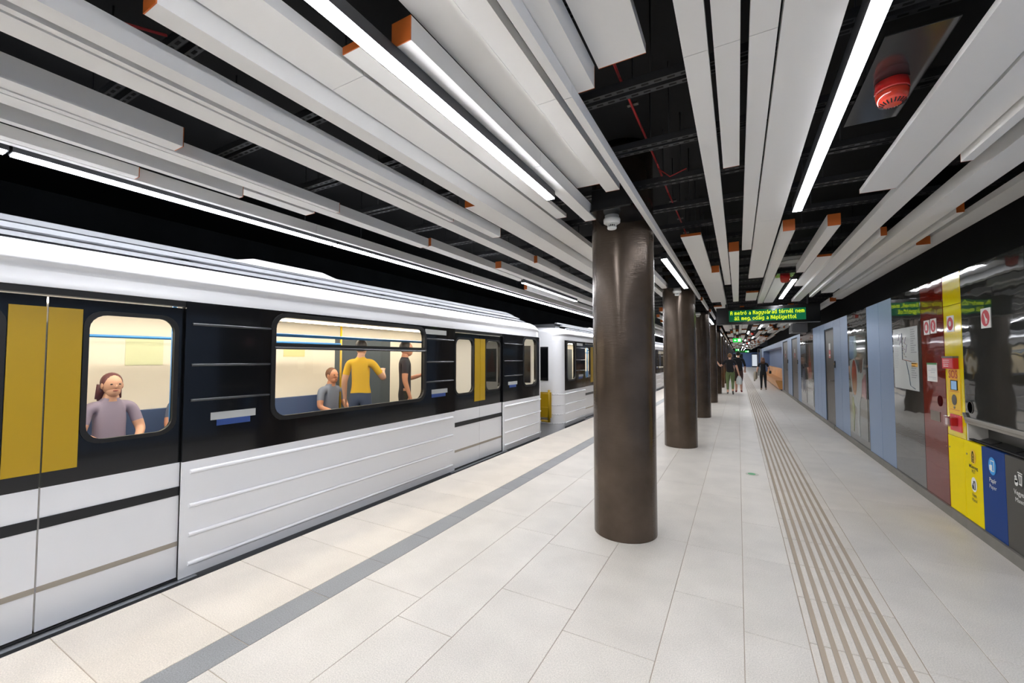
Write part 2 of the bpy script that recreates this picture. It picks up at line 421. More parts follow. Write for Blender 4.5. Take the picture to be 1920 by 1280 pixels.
# column line between the columns
for c in range(1, 12):
    cy = 3.69+4*c
    panel(-1.1, -1.0, cy-3.5, cy-.45, 2.66, 2.73); panel(-1.3, -1.2, cy-2.9, cy+.8, 2.70, 2.74)
panel(-.61, -.575, 8.65, 10.55, 2.60, 2.67)
panel(1.47, 1.54, 10.75, 16.0, 2.55, 2.63); panel(1.62, 1.72, 10.2, 15.5, 2.62, 2.70)
# perforated ceiling rails, in pairs across the hall
def rail_mesh():
    mb = MB(); mb.box(-2.6, 2.6, -.016, .016, 0, .04, M_rail)
    for k in range(86):
        x = -2.58+k*.06; mb.box(x, x+.034, -.006, .006, -.0012, .002, M_slot)
    me = bpy.data.meshes.new('ceiling_rail'); bmesh.ops.recalc_face_normals(mb.bm, faces=mb.bm.faces); mb.bm.to_mesh(me); mb.bm.free()
    me.materials.append(M_rail); me.materials.append(M_slot); return me
rm = rail_mesh()
for k in range(-3, 30):
    y = .81+.61*k
    for d in (0, .06): linked('ceiling_rail', rm, (-.75, y+d, 2.83), ceiling)
rod = MB(); rod.tube((0, 0, 0), (0, 0, .5), .005, M_rail, seg=6)
rod0 = finish('hanger_rod', rod, ceiling, at=(0, 0, 0)); rod0.location = (-1.8, 2.05, 2.85)
for k in range(-1, 12):
    for x in (-2.85, -1.8, -.35, .6, 1.25):
        if k == 2 and x == -1.8: continue
        linked('hanger_rod', rod0.data, (x, .84+.61*2*k*.5+(.0 if x > 0 else .61), 2.85), ceiling)
# red cable run under the slab with clamps
mb = MB(); pts = [(-.5, -4+.55*k, 2.93+.012*math.sin(k*2.1)) for k in range(26)]; mb.path(pts, .007, M_cable, 6)
cab = finish('detection_cable', mb); cab.location = cab.location
tag(cab, 'thin red cable clipped along under the black ceiling between the panels', 'cable')
for k in range(0, 25):
    y = -3.7+.55*k; mb = MB(); mb.box(-.53, -.47, y-.012, y+.012, 2.94, 2.952, M_metal); mb.tube((-.5, y, 2.951), (-.5, y, 3.345), .004, M_rail, seg=6)
    finish('cable_clamp', mb, cab)
mb = MB(); mb.path([(-.5, 3.2, 2.92), (-.42, 3.22, 2.85), (-.3, 3.16, 2.86)], .004, M_cable, 6); finish('cable_tail', mb, cab)
mb = MB(); mb.path([(-2.35, .5, 3.0), (-2.2, .62, 2.86), (-2.0, .75, 2.8)], .006, M_cable, 6)
tag(finish('detection_cable', mb), 'short red cable hanging above the train-side ceiling panels', 'cable')

# ------------------------------------------------------------------ linear lamps
def lamp(x0, x1, y0, y1, z, label, group, glow=.003, h=.075, tray=0):
    t = thing('linear_lamp', ((x0+x1)/2, (y0+y1)/2, z), label, 'lamp', group)
    mb = MB(); mb.box(x0-.002, x1+.002, y0-.006, y1+.006, z+glow, z+h, M_housing)
    finish('housing', mb, t)
    mb = MB(); mb.box(x0, x1, y0, y1, z, z+glow, M_lamp); finish('diffuser', mb, t)
    if tray:
        mb = MB(); mb.box(x0-tray, x1+tray, y0-.02, y1+.02, z+h, z+h+.004, M_housing); finish('backing_tray', mb, t)
    for f in (.15, .85):
        mb = MB(); mb.tube(((x0+x1)/2, y0+(y1-y0)*f, z+h), ((x0+x1)/2, y0+(y1-y0)*f, 3.345), .004, M_rail, seg=6); finish('suspension', mb, t)
    return t
y = -5.4
while y < 79:  # far stretch of the row carried on to brighten the end wall
    lamp(-3.38, -3.30, y+.012, y+1.988, 2.57, 'slim white linear lamp in the unbroken row above the platform edge', 'edge lamps', glow=.004); y += 2.0
lamp(-1.108, -1.055, B, 2.52, 2.56, 'long bright linear lamp ending just before the nearest bronze column', None, glow=.007, h=.055)
lamp(-2.70, -2.65, 5.22, 7.42, 2.57, 'short linear lamp among the panels between platform edge lamps and columns', None)
for i, y in enumerate((1.73, 11.4, 21.0, 30.6, 40.2, 49.8, 59.4, 69)):  # farthest lamps added because the far end was too dark
    lamp(.41, .47, y, y+2.26, 2.68, 'bright linear lamp beside the nearest red siren plate' if i == 0 else 'linear lamp over the walkway beyond the display board', None if i == 0 else 'walkway lamps')
for i, y in enumerate((7.47, 17.1, 26.7, 36.3, 46, 55.6, 65, 73, 76.5)):  # last lamps of this row are added to light the end wall
    lamp(.738, .798, y, y+2.3, 2.68, 'short linear lamp just in front of the black display board' if i == 0 else 'linear lamp over the walkway beyond the display board', None if i == 0 else 'walkway lamps')
for i, c in enumerate((1, 3, 5, 7, 9, 11, 13, 15)):
    y = 3.69+4*c-2.87
    lamp(-.735, -.675, y, y+2.2, 2.60, 'linear lamp in the row of bronze columns, by the second column' if i == 0 else 'linear lamp in the row of bronze columns, farther on', None if i == 0 else 'column row lamps')
lamp(.41, .47, -5.2, 1.50, 2.68, 'bright linear lamp in line with the one by the siren, nearer platform', None)

# ------------------------------------------------------------------ columns and detectors
def column_mesh():
    mb = MB(); r = .265; prof = [(r, 0), (r, .004)]+[(r, .004+k*.3) for k in range(1, 11)]+[(r, 3.35)]
    mb.lathe(prof, (0, 0, 0), M_col, seg=64)
    me = bpy.data.meshes.new('column'); bmesh.ops.recalc_face_normals(mb.bm, faces=mb.bm.faces); mb.bm.to_mesh(me); mb.bm.free(); me.materials.append(M_col); return me
cm = column_mesh()
def detector():
    t = thing('smoke_detector', (0, 0, 0), '', 'smoke detector')
    mb = MB(); mb.lathe([(.055, 0), (.055, -.02), (.062, -.024), (.066, -.034), (.064, -.058), (.052, -.066)], (0, 0, 0), M_detwhite, 28); finish('base', mb, t)
    mb = MB(); mb.lathe([(.034, -.064), (.034, -.072), (.036, -.074)], (0, 0, 0), M_detwhite, 24)
    for k in range(14):
        a = 2*PI*k/14; mb.box(.033*math.cos(a)-.0022, .033*math.cos(a)+.0022, .033*math.sin(a)-.0022, .033*math.sin(a)+.0022, -.094, -.07, M_detwhite)
    mb.lathe([(.027, -.096), (.027, -.07)], (0, 0, 0), M_dark, 20)
    mb.lathe([(.036, -.092), (.037, -.098), (.034, -.106), (.022, -.109)], (0, 0, 0), M_detwhite, 24); finish('sensor_head', mb, t)
    return t
det0 = detector()
ords = ['first', 'second', 'third', 'fourth', 'fifth', 'sixth']
for c in range(0, 18):
    cy = 3.69+4*c
    if c == 0: lab, grp = 'dark bronze round column standing alone at the wide front of the platform', None
    elif c == 1: lab, grp = 'dark bronze round column, the next one along behind the widest column', None
    elif c == 2: lab, grp = 'dark bronze round column, third of the row', None
    else: lab, grp = 'dark bronze round column in the far end of the row', 'far columns'
    o = linked('column', cm, (-.89, cy, 0)); tag(o, lab, 'column', grp)
    if c < 6:
        t = thing('bracket_box', (-.89, cy-.5, 2.63), 'glossy black box carrying a smoke detector at the top of the %s column' % ords[c], 'bracket')
        mb = MB(); mb.box(-1.0, -.66, cy-.62, cy-.24, 2.63, 2.645, M_blackgloss); finish('plate', mb, t)
        mb = MB(); mb.box(-.98, -.68, cy-.60, cy-.24, 2.645, 2.80, M_black); finish('box', mb, t)
        d = det0 if c == 0 else copy_tree(det0)
        d.location = (-.86, cy-.46, 2.63); tag(d, 'white round smoke detector under the black box of the %s column' % ords[c], 'smoke detector')

# ------------------------------------------------------------------ sirens
def siren():
    t = thing('alarm_siren', (0, 0, 0), '', 'siren')
    mb = MB(); mb.box(-.11, .11, -.36, .36, 0, .006, M_plate, .001); finish('mounting_plate', mb, t)
    mb = MB(); mb.lathe([(.058, 0), (.062, -.004), (.062, -.04), (.060, -.046)], (0, 0, 0), M_red, 32); finish('base', mb, t)
    mb = MB(); mb.lathe([(.060, -.046), (.060, -.056), (.054, -.084), (.046, -.098), (.030, -.106), (.01, -.109)], (0, 0, 0), M_redlens, 32)
    o = finish('dome', mb, t)
    mb = MB()
    for k in range(20):
        a = 2*PI*k/20; c, s = math.cos(a), math.sin(a)
        mb.obox((.0405*c, .0405*s, -.1012), (.0085*c, .0085*s, .0048), (-s*.0022, c*.0022, 0), (0, 0, .0016), M_dark)
    finish('sounder_slots', mb, o)
    return t
s0 = siren()
for i, (x, y, z) in enumerate(((.635, 2.43, 2.75), (.62, 7.13, 2.70), (.62, 14.5, 2.70), (.62, 22.6, 2.70), (.62, 30, 2.70), (.62, 37, 2.7))):
    t = s0 if i == 0 else copy_tree(s0)
    t.location = (x, y, z)
    if i: t.scale = (1, .5, 1)
    tag(t, ('red domed alarm siren on a long glossy plate beside the bright lamp', 'red alarm siren on a grey plate between panels, before the display board')[i] if i < 2 else 'small red alarm siren on the ceiling beyond the display board', 'siren', None if i < 2 else 'far sirens')
# round ceiling speaker on a grey plate next to the second siren
t = thing('ceiling_speaker', (.63, 6.25, 2.72), 'flat round loudspeaker on a grey plate among the ceiling panels', 'speaker')
mb = MB(); mb.box(.48, .80, 5.95, 6.6, 2.725, 2.73, mat('plate_grey', '5b5b59', .4)); finish('plate', mb, t)
mb = MB(); mb.lathe([(.13, 0), (.13, -.006), (.118, -.01), (.116, -.004)], (.63, 6.27, 2.725), mat('speaker_grey', '8a8a87', .4), 36); finish('grille', mb, t)

# ------------------------------------------------------------------ display board
SY = 9.65
t = thing('display_board', (.5, SY, 2.2), 'black hanging LED board with yellow-green text in two lines', 'display board')
mb = MB(); mb.box(-.385, 1.385, SY, SY+.16, 2.2, 2.54, mat('board_black', '08090a', .15, spec=.5), .004); finish('housing', mb, t)
mb = MB(); mb.box(-.15, 1.16, SY-.003, SY+.01, 2.245, 2.475, mat('led_field', '063a26', .08, emit='0a6a40', estr=.3)); finish('led_field', mb, t)
GL = {
 'A': ['.##.', '#..#', '#..#', '####', '#..#', '#..#', '#..#'], 'N': ['#..#', '##.#', '##.#', '#.##', '#.##', '#..#', '#..#'],
 'a': ['....', '....', '.##.', '...#', '.###', '#..#', '.###'], 'm': ['.....', '.....', '####.', '#.#.#', '#.#.#', '#.#.#', '#.#.#'],
 'e': ['....', '....', '.##.', '#..#', '####', '#...', '.###'], 't': ['.#.', '.#.', '###', '.#.', '.#.', '.#.', '.##'],
 'r': ['...', '...', '#.#', '##.', '#..', '#..', '#..'], 'o': ['....', '....', '.##.', '#..#', '#..#', '#..#', '.##.'],
 'g': ['....', '....', '.###', '#..#', '#..#', '#..#', '.###', '...#', '###.'], 'y': ['....', '....', '#..#', '#..#', '#..#', '#..#', '.###', '...#', '.##.'],
 'v': ['....', '....', '#..#', '#..#', '#..#', '.#.#', '..#.'], 'd': ['...#', '...#', '.###', '#..#', '#..#', '#..#', '.###'],
 'n': ['....', '....', '###.', '#..#', '#..#', '#..#', '#..#'], 'l': ['#.', '#.', '#.', '#.', '#.', '#.', '##'], 'i': ['#', '.', '#', '#', '#', '#', '#'],
 'p': ['....', '....', '###.', '#..#', '#..#', '#..#', '###.', '#...', '#...'], ',': ['.', '.', '.', '.', '.', '#', '#', '#'], ' ': ['..', ]}
ACC = {'ó': 'o', 'á': 'a', 'é': 'e'}
M_led = emat('led_text', 'd2f01a', .75)
def led_line(mb, s, xc, ztop, px, pz):
    cols = []; x = 0
    for ch in s:
        b = ACC.get(ch, ch); g = GL[b]; wd = len(g[0])
        for r, row in enumerate(g):
            for c, q in enumerate(row):
                if q == '#': cols.append((x+c, r))
        if ch in ACC: cols += [(x+wd-2, 0), (x+wd-3, 1)] if wd > 2 else [(x, 0)]
        x += wd+1
    x -= 1
    for c, r in cols:
        X = xc+(c-x/2)*px; Z = ztop-r*pz
        mb.box(X, X+px*1.15, SY-.0045, SY-.003, Z-pz*.95, Z, M_led)
mb = MB()
led_line(mb, 'A metró a Nagyvárad térnél nem', .505, 2.461, .0094, .0112)
led_line(mb, 'áll meg, odáig a Népligettol', .475, 2.352, .0094, .0112)
finish('led_text', mb, t)
mb = MB(); mb.box(-.385, 1.385, SY-.004, SY+.164, 2.192, 2.2, mat('board_lip', '4b4b4a', .35, metal=.7)); mb.tube((-.33, SY+.01, 2.195), (-.33, SY+.01, 2.18), .012, M_metal); mb.tube((.1, SY+.01, 2.195), (.1, SY+.01, 2.18), .012, M_metal); finish('bottom_lip', mb, t)
mb = MB()
for x in (-.2, 1.2): mb.tube((x, SY+.08, 2.54), (x, SY+.08, 3.35), .015, M_rail)
finish('hanger', mb, t)
# small hanging screen box near the wall
t = thing('hanging_screen', (1.54, 14, 2.2), 'grey box-like hanging screen near the blue wall beyond the display board', 'screen')
mb = MB(); mb.box(1.36, 1.72, 14.0, 14.9, 2.22, 2.48, mat('screen_case', '5a5b5d', .4), .01); finish('case', mb, t)
mb = MB(); mb.box(1.352, 1.36, 14.05, 14.85, 2.25, 2.45, mat('screen_face', '3a3b3d', .6)); finish('screen', mb, t)
mb = MB(); mb.tube((1.54, 14.4, 2.48), (1.54, 14.4, 3.35), .02, M_rail); finish('hanger', mb, t)
# exit signs
M_exit = emat('exit_green', '12c83c', .8); M_exitw = emat('exit_white', 'e8fff0', 1.2)
for i, (y, x, sc) in enumerate(((22.0, -.02, 1), (48, -.05, 1), (60, 1.0, 1.2))):
    t = thing('exit_sign', (x, y, 2.33), ('lit green exit sign hung over the walkway past the display board', 'lit green exit sign far along the walkway', 'lit green exit sign near the blue end wall')[i], 'exit sign')
    hw, hh = .18*sc, .09*sc
    mb = MB(); mb.box(x-hw, x+hw, y, y+.03, 2.33-hh, 2.33+hh, M_exit); finish('panel', mb, t)
    mb = MB()
    mb.prism([(x-.75*hw, y-.003, 2.33), (x-.5*hw, y-.003, 2.33+.5*hh), (x-.5*hw, y-.003, 2.33+.2*hh), (x-.2*hw, y-.003, 2.33+.2*hh), (x-.2*hw, y-.003, 2.33-.2*hh), (x-.5*hw, y-.003, 2.33-.2*hh), (x-.5*hw, y-.003, 2.33-.5*hh)], (0, .002, 0), M_exitw)
    mb.box(x+.15*hw, x+.8*hw, y-.003, y-.001, 2.33-.65*hh, 2.33+.65*hh, M_exitw); finish('pictogram', mb, t)
    mb = MB()
    for s in (-1, 1): mb.tube((x+s*.7*hw, y+.015, 2.33+hh), (x+s*.7*hw, y+.015, 3.35), .005, M_rail, seg=6)
    finish('hanger', mb, t)

# ------------------------------------------------------------------ right wall
TOP = 2.28
mb = MB(); mb.box(2.35, 2.5, Y0, 44, 0, 3.4, M_black); mb.box(1.80, 2.35, Y0, 4.15, 0, TOP-.01, M_black); mb.box(1.80, 2.35, 5.54, 22.5, 0, TOP-.01, M_black); mb.box(1.80, 2.35, 38, 44, 0, TOP-.01, M_black); mb.box(4.3, 4.5, 44, Y1, 0, 3.4, M_endblue); mb.box(2.5, 4.5, 43.8, 44, 0, 3.4, M_endblue); mb.box(1.80, 2.35, 4.15, 5.54, .99, TOP-.01, M_black)
mb.box(2.05, 2.35, 4.15, 5.54, 0, .99, M_black)
wall = struct('wall_right', mb)
mb = MB(); mb.box(1.735, 1.80, Y0, 22.5, 0, .088, M_skirt); mb.box(1.735, 1.80, 38, 44, 0, .088, M_skirt)
struct('baseboard_right', mb)
g = .004
def wp(name, ya, yb, za, zb, m): return piece(name, WX, 1.80, ya+g, yb-g, za+(.0 if za < .2 else g), zb, m, wall, .0015)
y = -6.8
while y < 4.1: wp('wall_panel', y, min(y+.6, 4.18), .09, TOP, M_blue); y += .6
wp('glass_panel', 4.19, 5.14, .975, TOP, M_glassdk)
wp('yellow_panel', 5.14, 5.505, .775, 1.99, M_yellow); wp('yellow_panel', 5.14, 5.505, 1.99, TOP, M_yellow)
wp('red_panel', 5.51, 6.07, .09, TOP, M_glassred)
wp('glass_panel', 6.07, 7.03, .09, TOP, M_glassdk)
for a, b in ((7.03, 7.6), (7.6, 8.22), (9.5, 10.1), (10.1, 10.78), (11.8, 12.35), (12.35, 12.9), (12.9, 13.43), (16.0, 16.8), (18.5, 19.2), (19.2, 19.9), (21.9, 22.5)):
    wp('wall_panel', a, b, .09, TOP, M_blue)
wp('wall_panel', 10.78, 11.8, 2.14, TOP, M_blue); wp('wall_panel', 16.8, 18.5, 2.2, TOP, M_blue); wp('wall_panel', 19.9, 21.9, 2.2, TOP, M_blue)
y = 38
while y < 43.5: wp('wall_panel', y, y+1.2, .09, TOP, M_blue); y += 1.2
for a, b in ((8.22, 9.5), (13.43, 14.7), (14.7, 16.0)): wp('poster_glass', a, b, .09, TOP, M_glassdk)
# recess with bench
piece('recess_back', 2.15, 2.2, 22.5, 38, .0, TOP, mat('recess_blue', '66799a', .5), wall); piece('recess_side', WX, 2.15, 37.96, 38.0, 0, TOP, MATS['recess_blue'], wall)
piece('recess_side', 1.78, 2.15, 22.5, 22.54, 0, TOP, MATS['recess_blue'], wall); piece('recess_head', WX, 2.15, 22.5, 38, 2.02, TOP, M_blue, wall)
# doors
for i, (a, b, zt) in enumerate(((10.80, 11.78, 2.13), (16.84, 18.46, 2.19), (19.95, 21.86, 2.19))):
    d = struct('door_%d' % (i+1), None, (WX, (a+b)/2, 0))
    mb = MB(); mb.box(1.765, 1.80, a+.03, b-.03, .01, zt-.03, M_doormetal); finish('door_leaf', mb, d)
    mb = MB(); mb.box(1.757, 1.80, a, a+.03, 0, zt, M_bluetrim); mb.box(1.757, 1.80, b-.03, b, 0, zt, M_bluetrim); mb.box(1.757, 1.80, a, b, zt-.03, zt, M_bluetrim); finish('door_frame', mb, d)
    mb = MB(); mb.tube((1.765, a+.12, 1.02), (1.715, a+.12, 1.02), .012, M_metal); mb.tube((1.715, a+.12, 1.02), (1.715, a+.26, 1.02), .011, M_metal); mb.lathe([(.026, -.006), (.026, 0)], (1.765, a+.12, 1.02), M_metal, 20, 'X'); finish('door_handle', mb, d)
    mb = MB(); mb.box(1.735, 1.765, a+.0, a+.06, .0, .09, M_dark); finish('floor_stop', mb, d)
    yc = (a+b)/2
    mb = MB(); mb.box(1.762, 1.765, yc-.09, yc+.09, 1.68, 1.82, M_paper); mb.box(1.762, 1.765, yc-.09, yc+.09, 1.50, 1.67, mat('notice_pink', 'c96a68', .5)); mb.box(1.761, 1.7625, yc-.06, yc+.06, 1.54, 1.58, M_paper)
    finish('door_notice', mb, d)
    tt = thing('card_reader', (1.75, a-.12, 1.35), 'small black card reader on the blue wall beside the %s steel door' % ('single', 'wide second', 'third')[i], 'card reader')
    mb = MB(); mb.box(1.735, 1.75, a-.17, a-.09, 1.30, 1.44, M_dark, .004); finish('case', mb, tt)
    mb = MB(); mb.box(1.7335, 1.735, a-.145, a-.115, 1.37, 1.39, M_orangep); finish('indicator', mb, tt)

def wpt(yc, zc, d): # sheet coordinates on the wall: u runs to the reader's right
    return lambda u, v: Vector((WX-d, yc-u, zc+v))
def disc(mb, yc, zc, r, m, d, seg=28, ry=None):
    ry = ry or r
    mb.prism([(WX-d, yc+ry*math.cos(2*PI*k/seg), zc+r*math.sin(2*PI*k/seg)) for k in range(seg)], (.001, 0, 0), m)
def quad(mb, yc, zc, pts, m, d):
    mb.prism([(WX-d, yc-u, zc+v) for u, v in pts], (.001, 0, 0), m)
# posters behind/on the glass
t = thing('wall_poster', (WX, 8.86, .2), 'tall poster with a white figure, red oval and lime stroke on dark glass', 'poster')
mb = MB(); mb.box(WX-.004, WX-.0005, 8.30, 9.42, .2, 1.92, mat('poster_ground', '5d605c', .05, coat=.5, noise=(3, .3))); finish('sheet', mb, t)
mb = MB(); yc, zc = 8.86, 1.05
P = lambda n, c: mat(n, c, .15, coat=.4)
quad(mb, yc, zc, [(-.52, .45), (-.2, .4), (-.12, .82), (-.5, .84)], P('po_blue', '466f92'), .0062)
quad(mb, yc, zc, [(-.2, .4), (-.02, .5), (-.05, .84), (-.12, .82)], P('po_teal', '6f8f82'), .0062)
quad(mb, yc, zc, [(-.5, .4), (-.15, .45), (.1, .2), (.42, .45), (.3, -.05), (.12, -.3), (.06, -.62), (.1, -.85), (-.05, -.85), (-.1, -.4), (-.3, -.3), (-.45, .0)], P('po_white', '8f9794'), .0064)
mb.prism([(WX-.0075, yc-(-.2+.17*math.cos(a)), zc+.12+.3*math.sin(a)) for a in [2*PI*k/28 for k in range(28)]], (.001, 0, 0), P('po_red', '8a3a28'))
mb.prism([(WX-.008, yc-(-.18+.1*math.cos(a)), zc-.06+.12*math.sin(a)) for a in [2*PI*k/20 for k in range(20)]], (.001, 0, 0), P('po_orange', '9c642c'))
quad(mb, yc, zc, [(-.4, -.25), (-.28, -.22), (-.24, -.5), (-.33, -.82), (-.4, -.8)], P('po_lime', '8f9a3c'), .0066)
quad(mb, yc, zc, [(.3, .1), (.5, .2), (.52, -.2), (.25, -.12)], P('po_pink', '8a4c55'), .0066)
quad(mb, yc, zc, [(.12, .42), (.4, .45), (.3, .22), (.2, .2)], P('po_brown', '5a4437'), .0072)
finish('print', mb, t)
for i, (a, b) in enumerate(((13.5, 14.62), (14.78, 15.92))):
    t = thing('wall_poster', (WX, (a+b)/2, .2), ('tall poster with a red drop shape and pale base on dark glass', 'tall dark poster with a standing blue figure on dark glass')[i], 'poster')
    mb = MB(); mb.box(WX-.004, WX-.0005, a, b, .2, 1.92, MATS['poster_ground']); finish('sheet', mb, t)
    mb = MB(); yc = (a+b)/2
    if i == 0:
        quad(mb, yc, 1.05, [(-.1, .8), (.2, .3), (.3, -.1), (.0, -.25), (-.3, -.1), (-.25, .3)], P('po_red', '8a3a28'), .006)
        quad(mb, yc, 1.05, [(-.5, -.4), (.5, -.42), (.5, -.84), (-.5, -.84)], P('po_white', '8f9794'), .006); quad(mb, yc, 1.05, [(-.3, -.1), (.35, -.12), (.4, -.3), (-.4, -.28)], P('po_white', '8f9794'), .007)
    else:
        quad(mb, yc, 1.05, [(-.3, .1), (.0, .2), (.3, .1), (.35, -.5), (.2, -.6), (.0, -.3), (-.2, -.6), (-.35, -.5)], P('po_navy', '2f4a70'), .006)
        disc(mb, yc, 1.3, .13, P('po_brown2', '86685a'), .006); quad(mb, yc, 1.05, [(-.5, .55), (.5, .6), (.5, .84), (-.5, .84)], P('po_blue', '466f92'), .0055)
    finish('print', mb, t)

# ---- network map on the dark glass
t = thing('network_map', (WX, 6.56, 1.1), 'large pale network map and timetable sheet on the dark glass', 'map')
mb = MB(); mb.box(WX-.003, WX-.0005, 6.17, 6.98, 1.13, 1.86, mat('map_sheet', 'c9cecb', .12, coat=.4)); finish('sheet', mb, t)
mb = MB(); rr = random.Random(3)
for k in range(22):
    z = 1.83-k*.026
    if 10 < k < 14: continue
    L = rr.uniform(.08, .17); mb.box(WX-.0042, WX-.003, 6.38-L, 6.38, z-.009, z, mat('map_text', '6f7473', .5))
mb.box(WX-.0042, WX-.003, 6.19, 6.37, 1.40, 1.445, M_orangep)
for k in range(20): mb.box(WX-.0042, WX-.003, 6.90-rr.uniform(.05, .1), 6.93, 1.80-k*.022, 1.804-k*.022, MATS['map_text'])
for k in range(8):
    y_ = 6.55+.035*k; z_ = 1.62+rr.uniform(-.1, .1); mb.tube((WX-.0045, y_, z_), (WX-.0045, y_-.05, z_+rr.uniform(-.1, .1)), .0022, mat('map_line4', rr.choice(('7d9a86', '8d7f9a', 'a8927a')), .5), seg=5)
pts = [(-.1, .3), (-.1, -.02), (.02, -.03), (.1, -.2), (.14, -.32), (.28, -.35)]
for (a, b), (c, d) in zip(pts[:-1], pts[1:]): mb.tube((WX-.0045, 6.56-a, 1.50+b), (WX-.0045, 6.56-c, 1.50+d), .004, mat('map_line', '4a5964', .5), seg=5)
mb.tube((WX-.0045, 6.62, 1.48), (WX-.0045, 6.38, 1.46), .003, mat('map_line2', 'b06a4a', .5), seg=5)
for k in range(9): mb.tube((WX-.0045, 6.66+rr.uniform(-.05, .05), 1.75-.03*k), (WX-.0045, 6.6+rr.uniform(-.09, .09), 1.72-.03*k), .0025, mat('map_line3', '9a8f7d', .5), seg=5)
finish('print', mb, t)
# ---- small notice on the red panel
t = thing('paper_notice', (WX, 5.81, 1.26), 'small white notice with a green header on the red panel', 'notice')
mb = MB(); mb.box(WX-.003, WX-.0005, 5.69, 5.935, 1.26, 1.45, M_paper); finish('sheet', mb, t)
mb = MB(); mb.box(WX-.0042, WX-.003, 5.69, 5.935, 1.432, 1.45, M_green)
for a, b, z in ((5.72, 5.9, 1.37), (5.72, 5.82, 1.385), (5.74, 5.84, 1.35), (5.72, 5.90, 1.30), (5.72, 5.80, 1.285)): mb.box(WX-.0042, WX-.003, a, b, z, z+.006, M_soft)
finish('print', mb, t)
mb = MB(); mb.box(WX-.003, WX-.0005, 5.66, 5.89, .865, .965, mat('grey_plate', '6f6459', .3)); tag(finish('blank_plate', mb, at=(WX, 5.78, .865)), 'blank grey plate on the lower part of the red panel', 'plate')
# ---- pictogram signs
def picto(yc, zc, kind, label, hw=.07, hh=.075):
    t = thing('pictogram_sign', (WX, yc, zc-hh), label, 'sign')
    mb = MB(); mb.box(WX-.004, WX-.0005, yc-hw, yc+hw, zc-hh, zc+hh, M_paper); finish('plate', mb, t)
    mb = MB(); disc(mb, yc, zc, hh*.82, M_signred, .0052, ry=hw*.85)
    q = lambda pts: quad(mb, yc, zc, [(u*hw, v*hh) for u, v in pts], M_paper, .0064)
    if kind == 'ring': disc(mb, yc, zc, hh*.34, M_paper, .0064, ry=hw*.34)
    if kind == 'square': q([(-.32, -.4), (.32, -.4), (.32, .3), (.12, .3), (.12, .45), (-.12, .45), (-.12, .3), (-.32, .3)])
    if kind == 'figure': q([(-.1, -.5), (.25, -.5), (.15, -.1), (.3, .2), (.1, .5), (-.15, .5), (-.05, .2), (-.2, -.1)])
    if kind == 'hand': q([(-.3, .45), (-.2, .5), (.12, .02), (.3, -.05), (.42, -.15), (.42, -.3), (.0, -.3), (-.05, -.1)]); q([(-.05, -.34), (.42, -.34), (.4, -.42), (.0, -.42)]); q([(.02, -.46), (.38, -.46), (.34, -.56), (.06, -.56)])
    finish('symbol', mb, t)
picto(5.905, 1.82, 'square', 'white square sign with red disc and white block shape, on red panel')
picto(5.735, 1.825, 'figure', 'white square sign with red disc and white tall shape, on red panel')
picto(5.35, 1.82, 'ring', 'white square sign with a red ring on the yellow panel')
picto(4.72, 1.82, 'hand', 'white square sign with red disc and white hand on dark glass', hw=.072, hh=.08)
# ---- service holes
for yc, m, lab in ((5.04, mat('hole_black', '040404', 1, spec=0), 'round black opening in the dark glass above the waste bins'), (5.65, mat('hole_red', '3e0807', .9, spec=.05), 'round dark red opening in the red panel')):
    t = thing('service_hole', (WX, yc, 1.03), lab, 'opening')
    mb = MB(); mb.prism([(WX-.003, yc+.047*math.cos(2*PI*k/28), 1.075+.05*math.sin(2*PI*k/28)) for k in range(28)], (.003, 0, 0), m); finish('hole', mb, t)
    mb = MB()
    for k in range(28):
        a, b = 2*PI*k/28, 2*PI*(k+1)/28
        mb.tube((WX-.003, yc+.048*math.cos(a), 1.075+.051*math.sin(a)), (WX-.003, yc+.048*math.cos(b), 1.075+.051*math.sin(b)), .0025, M_metal if yc < 5.2 else m, seg=5)
    finish('rim', mb, t)

# ---- SOS point on the yellow column
t = thing('sos_point', (WX, 5.33, .85), 'yellow SOS call point with speaker, blue screen and red lettering', 'emergency phone')
mb = MB(); mb.box(WX-.006, WX, 5.20, 5.45, .99, 1.40, M_amber); finish('front_plate', mb, t)
mb = MB(); disc(mb, 5.325, 1.345, .085, mat('sos_orange', 'e8a52a', .4), .0075); text(mb, 'SOS', .105, wpt(5.325, 1.315, .009), mat('sos_red', 'b3322a', .4), .0015); finish('lettering', mb, t)
mb = MB(); mb.box(WX-.012, WX-.006, 5.245, 5.375, 1.205, 1.295, M_dark); mb.box(WX-.0135, WX-.012, 5.25, 5.355, 1.21, 1.288, M_screen); finish('screen', mb, t)
mb = MB(); disc(mb, 5.32, 1.115, .05, M_metal, .0085)
for r in (.010, .020, .030, .040):
    for k in range(int(r*600)):
        a = 2*PI*k/int(r*600); disc(mb, 5.32+r*math.cos(a), 1.115+r*math.sin(a), .0022, M_dark, .0095, 6)
finish('speaker', mb, t)
mb = MB(); mb.lathe([(.011, -.012), (.012, -.006)], (WX, 5.32, 1.045), M_metal, 16, 'X'); finish('button', mb, t)
for z in (1.19, 1.022):
    mb = MB(); mb.box(WX-.0075, WX-.006, 5.23, 5.41, z, z+.004, M_signred); finish('caption', mb, t)
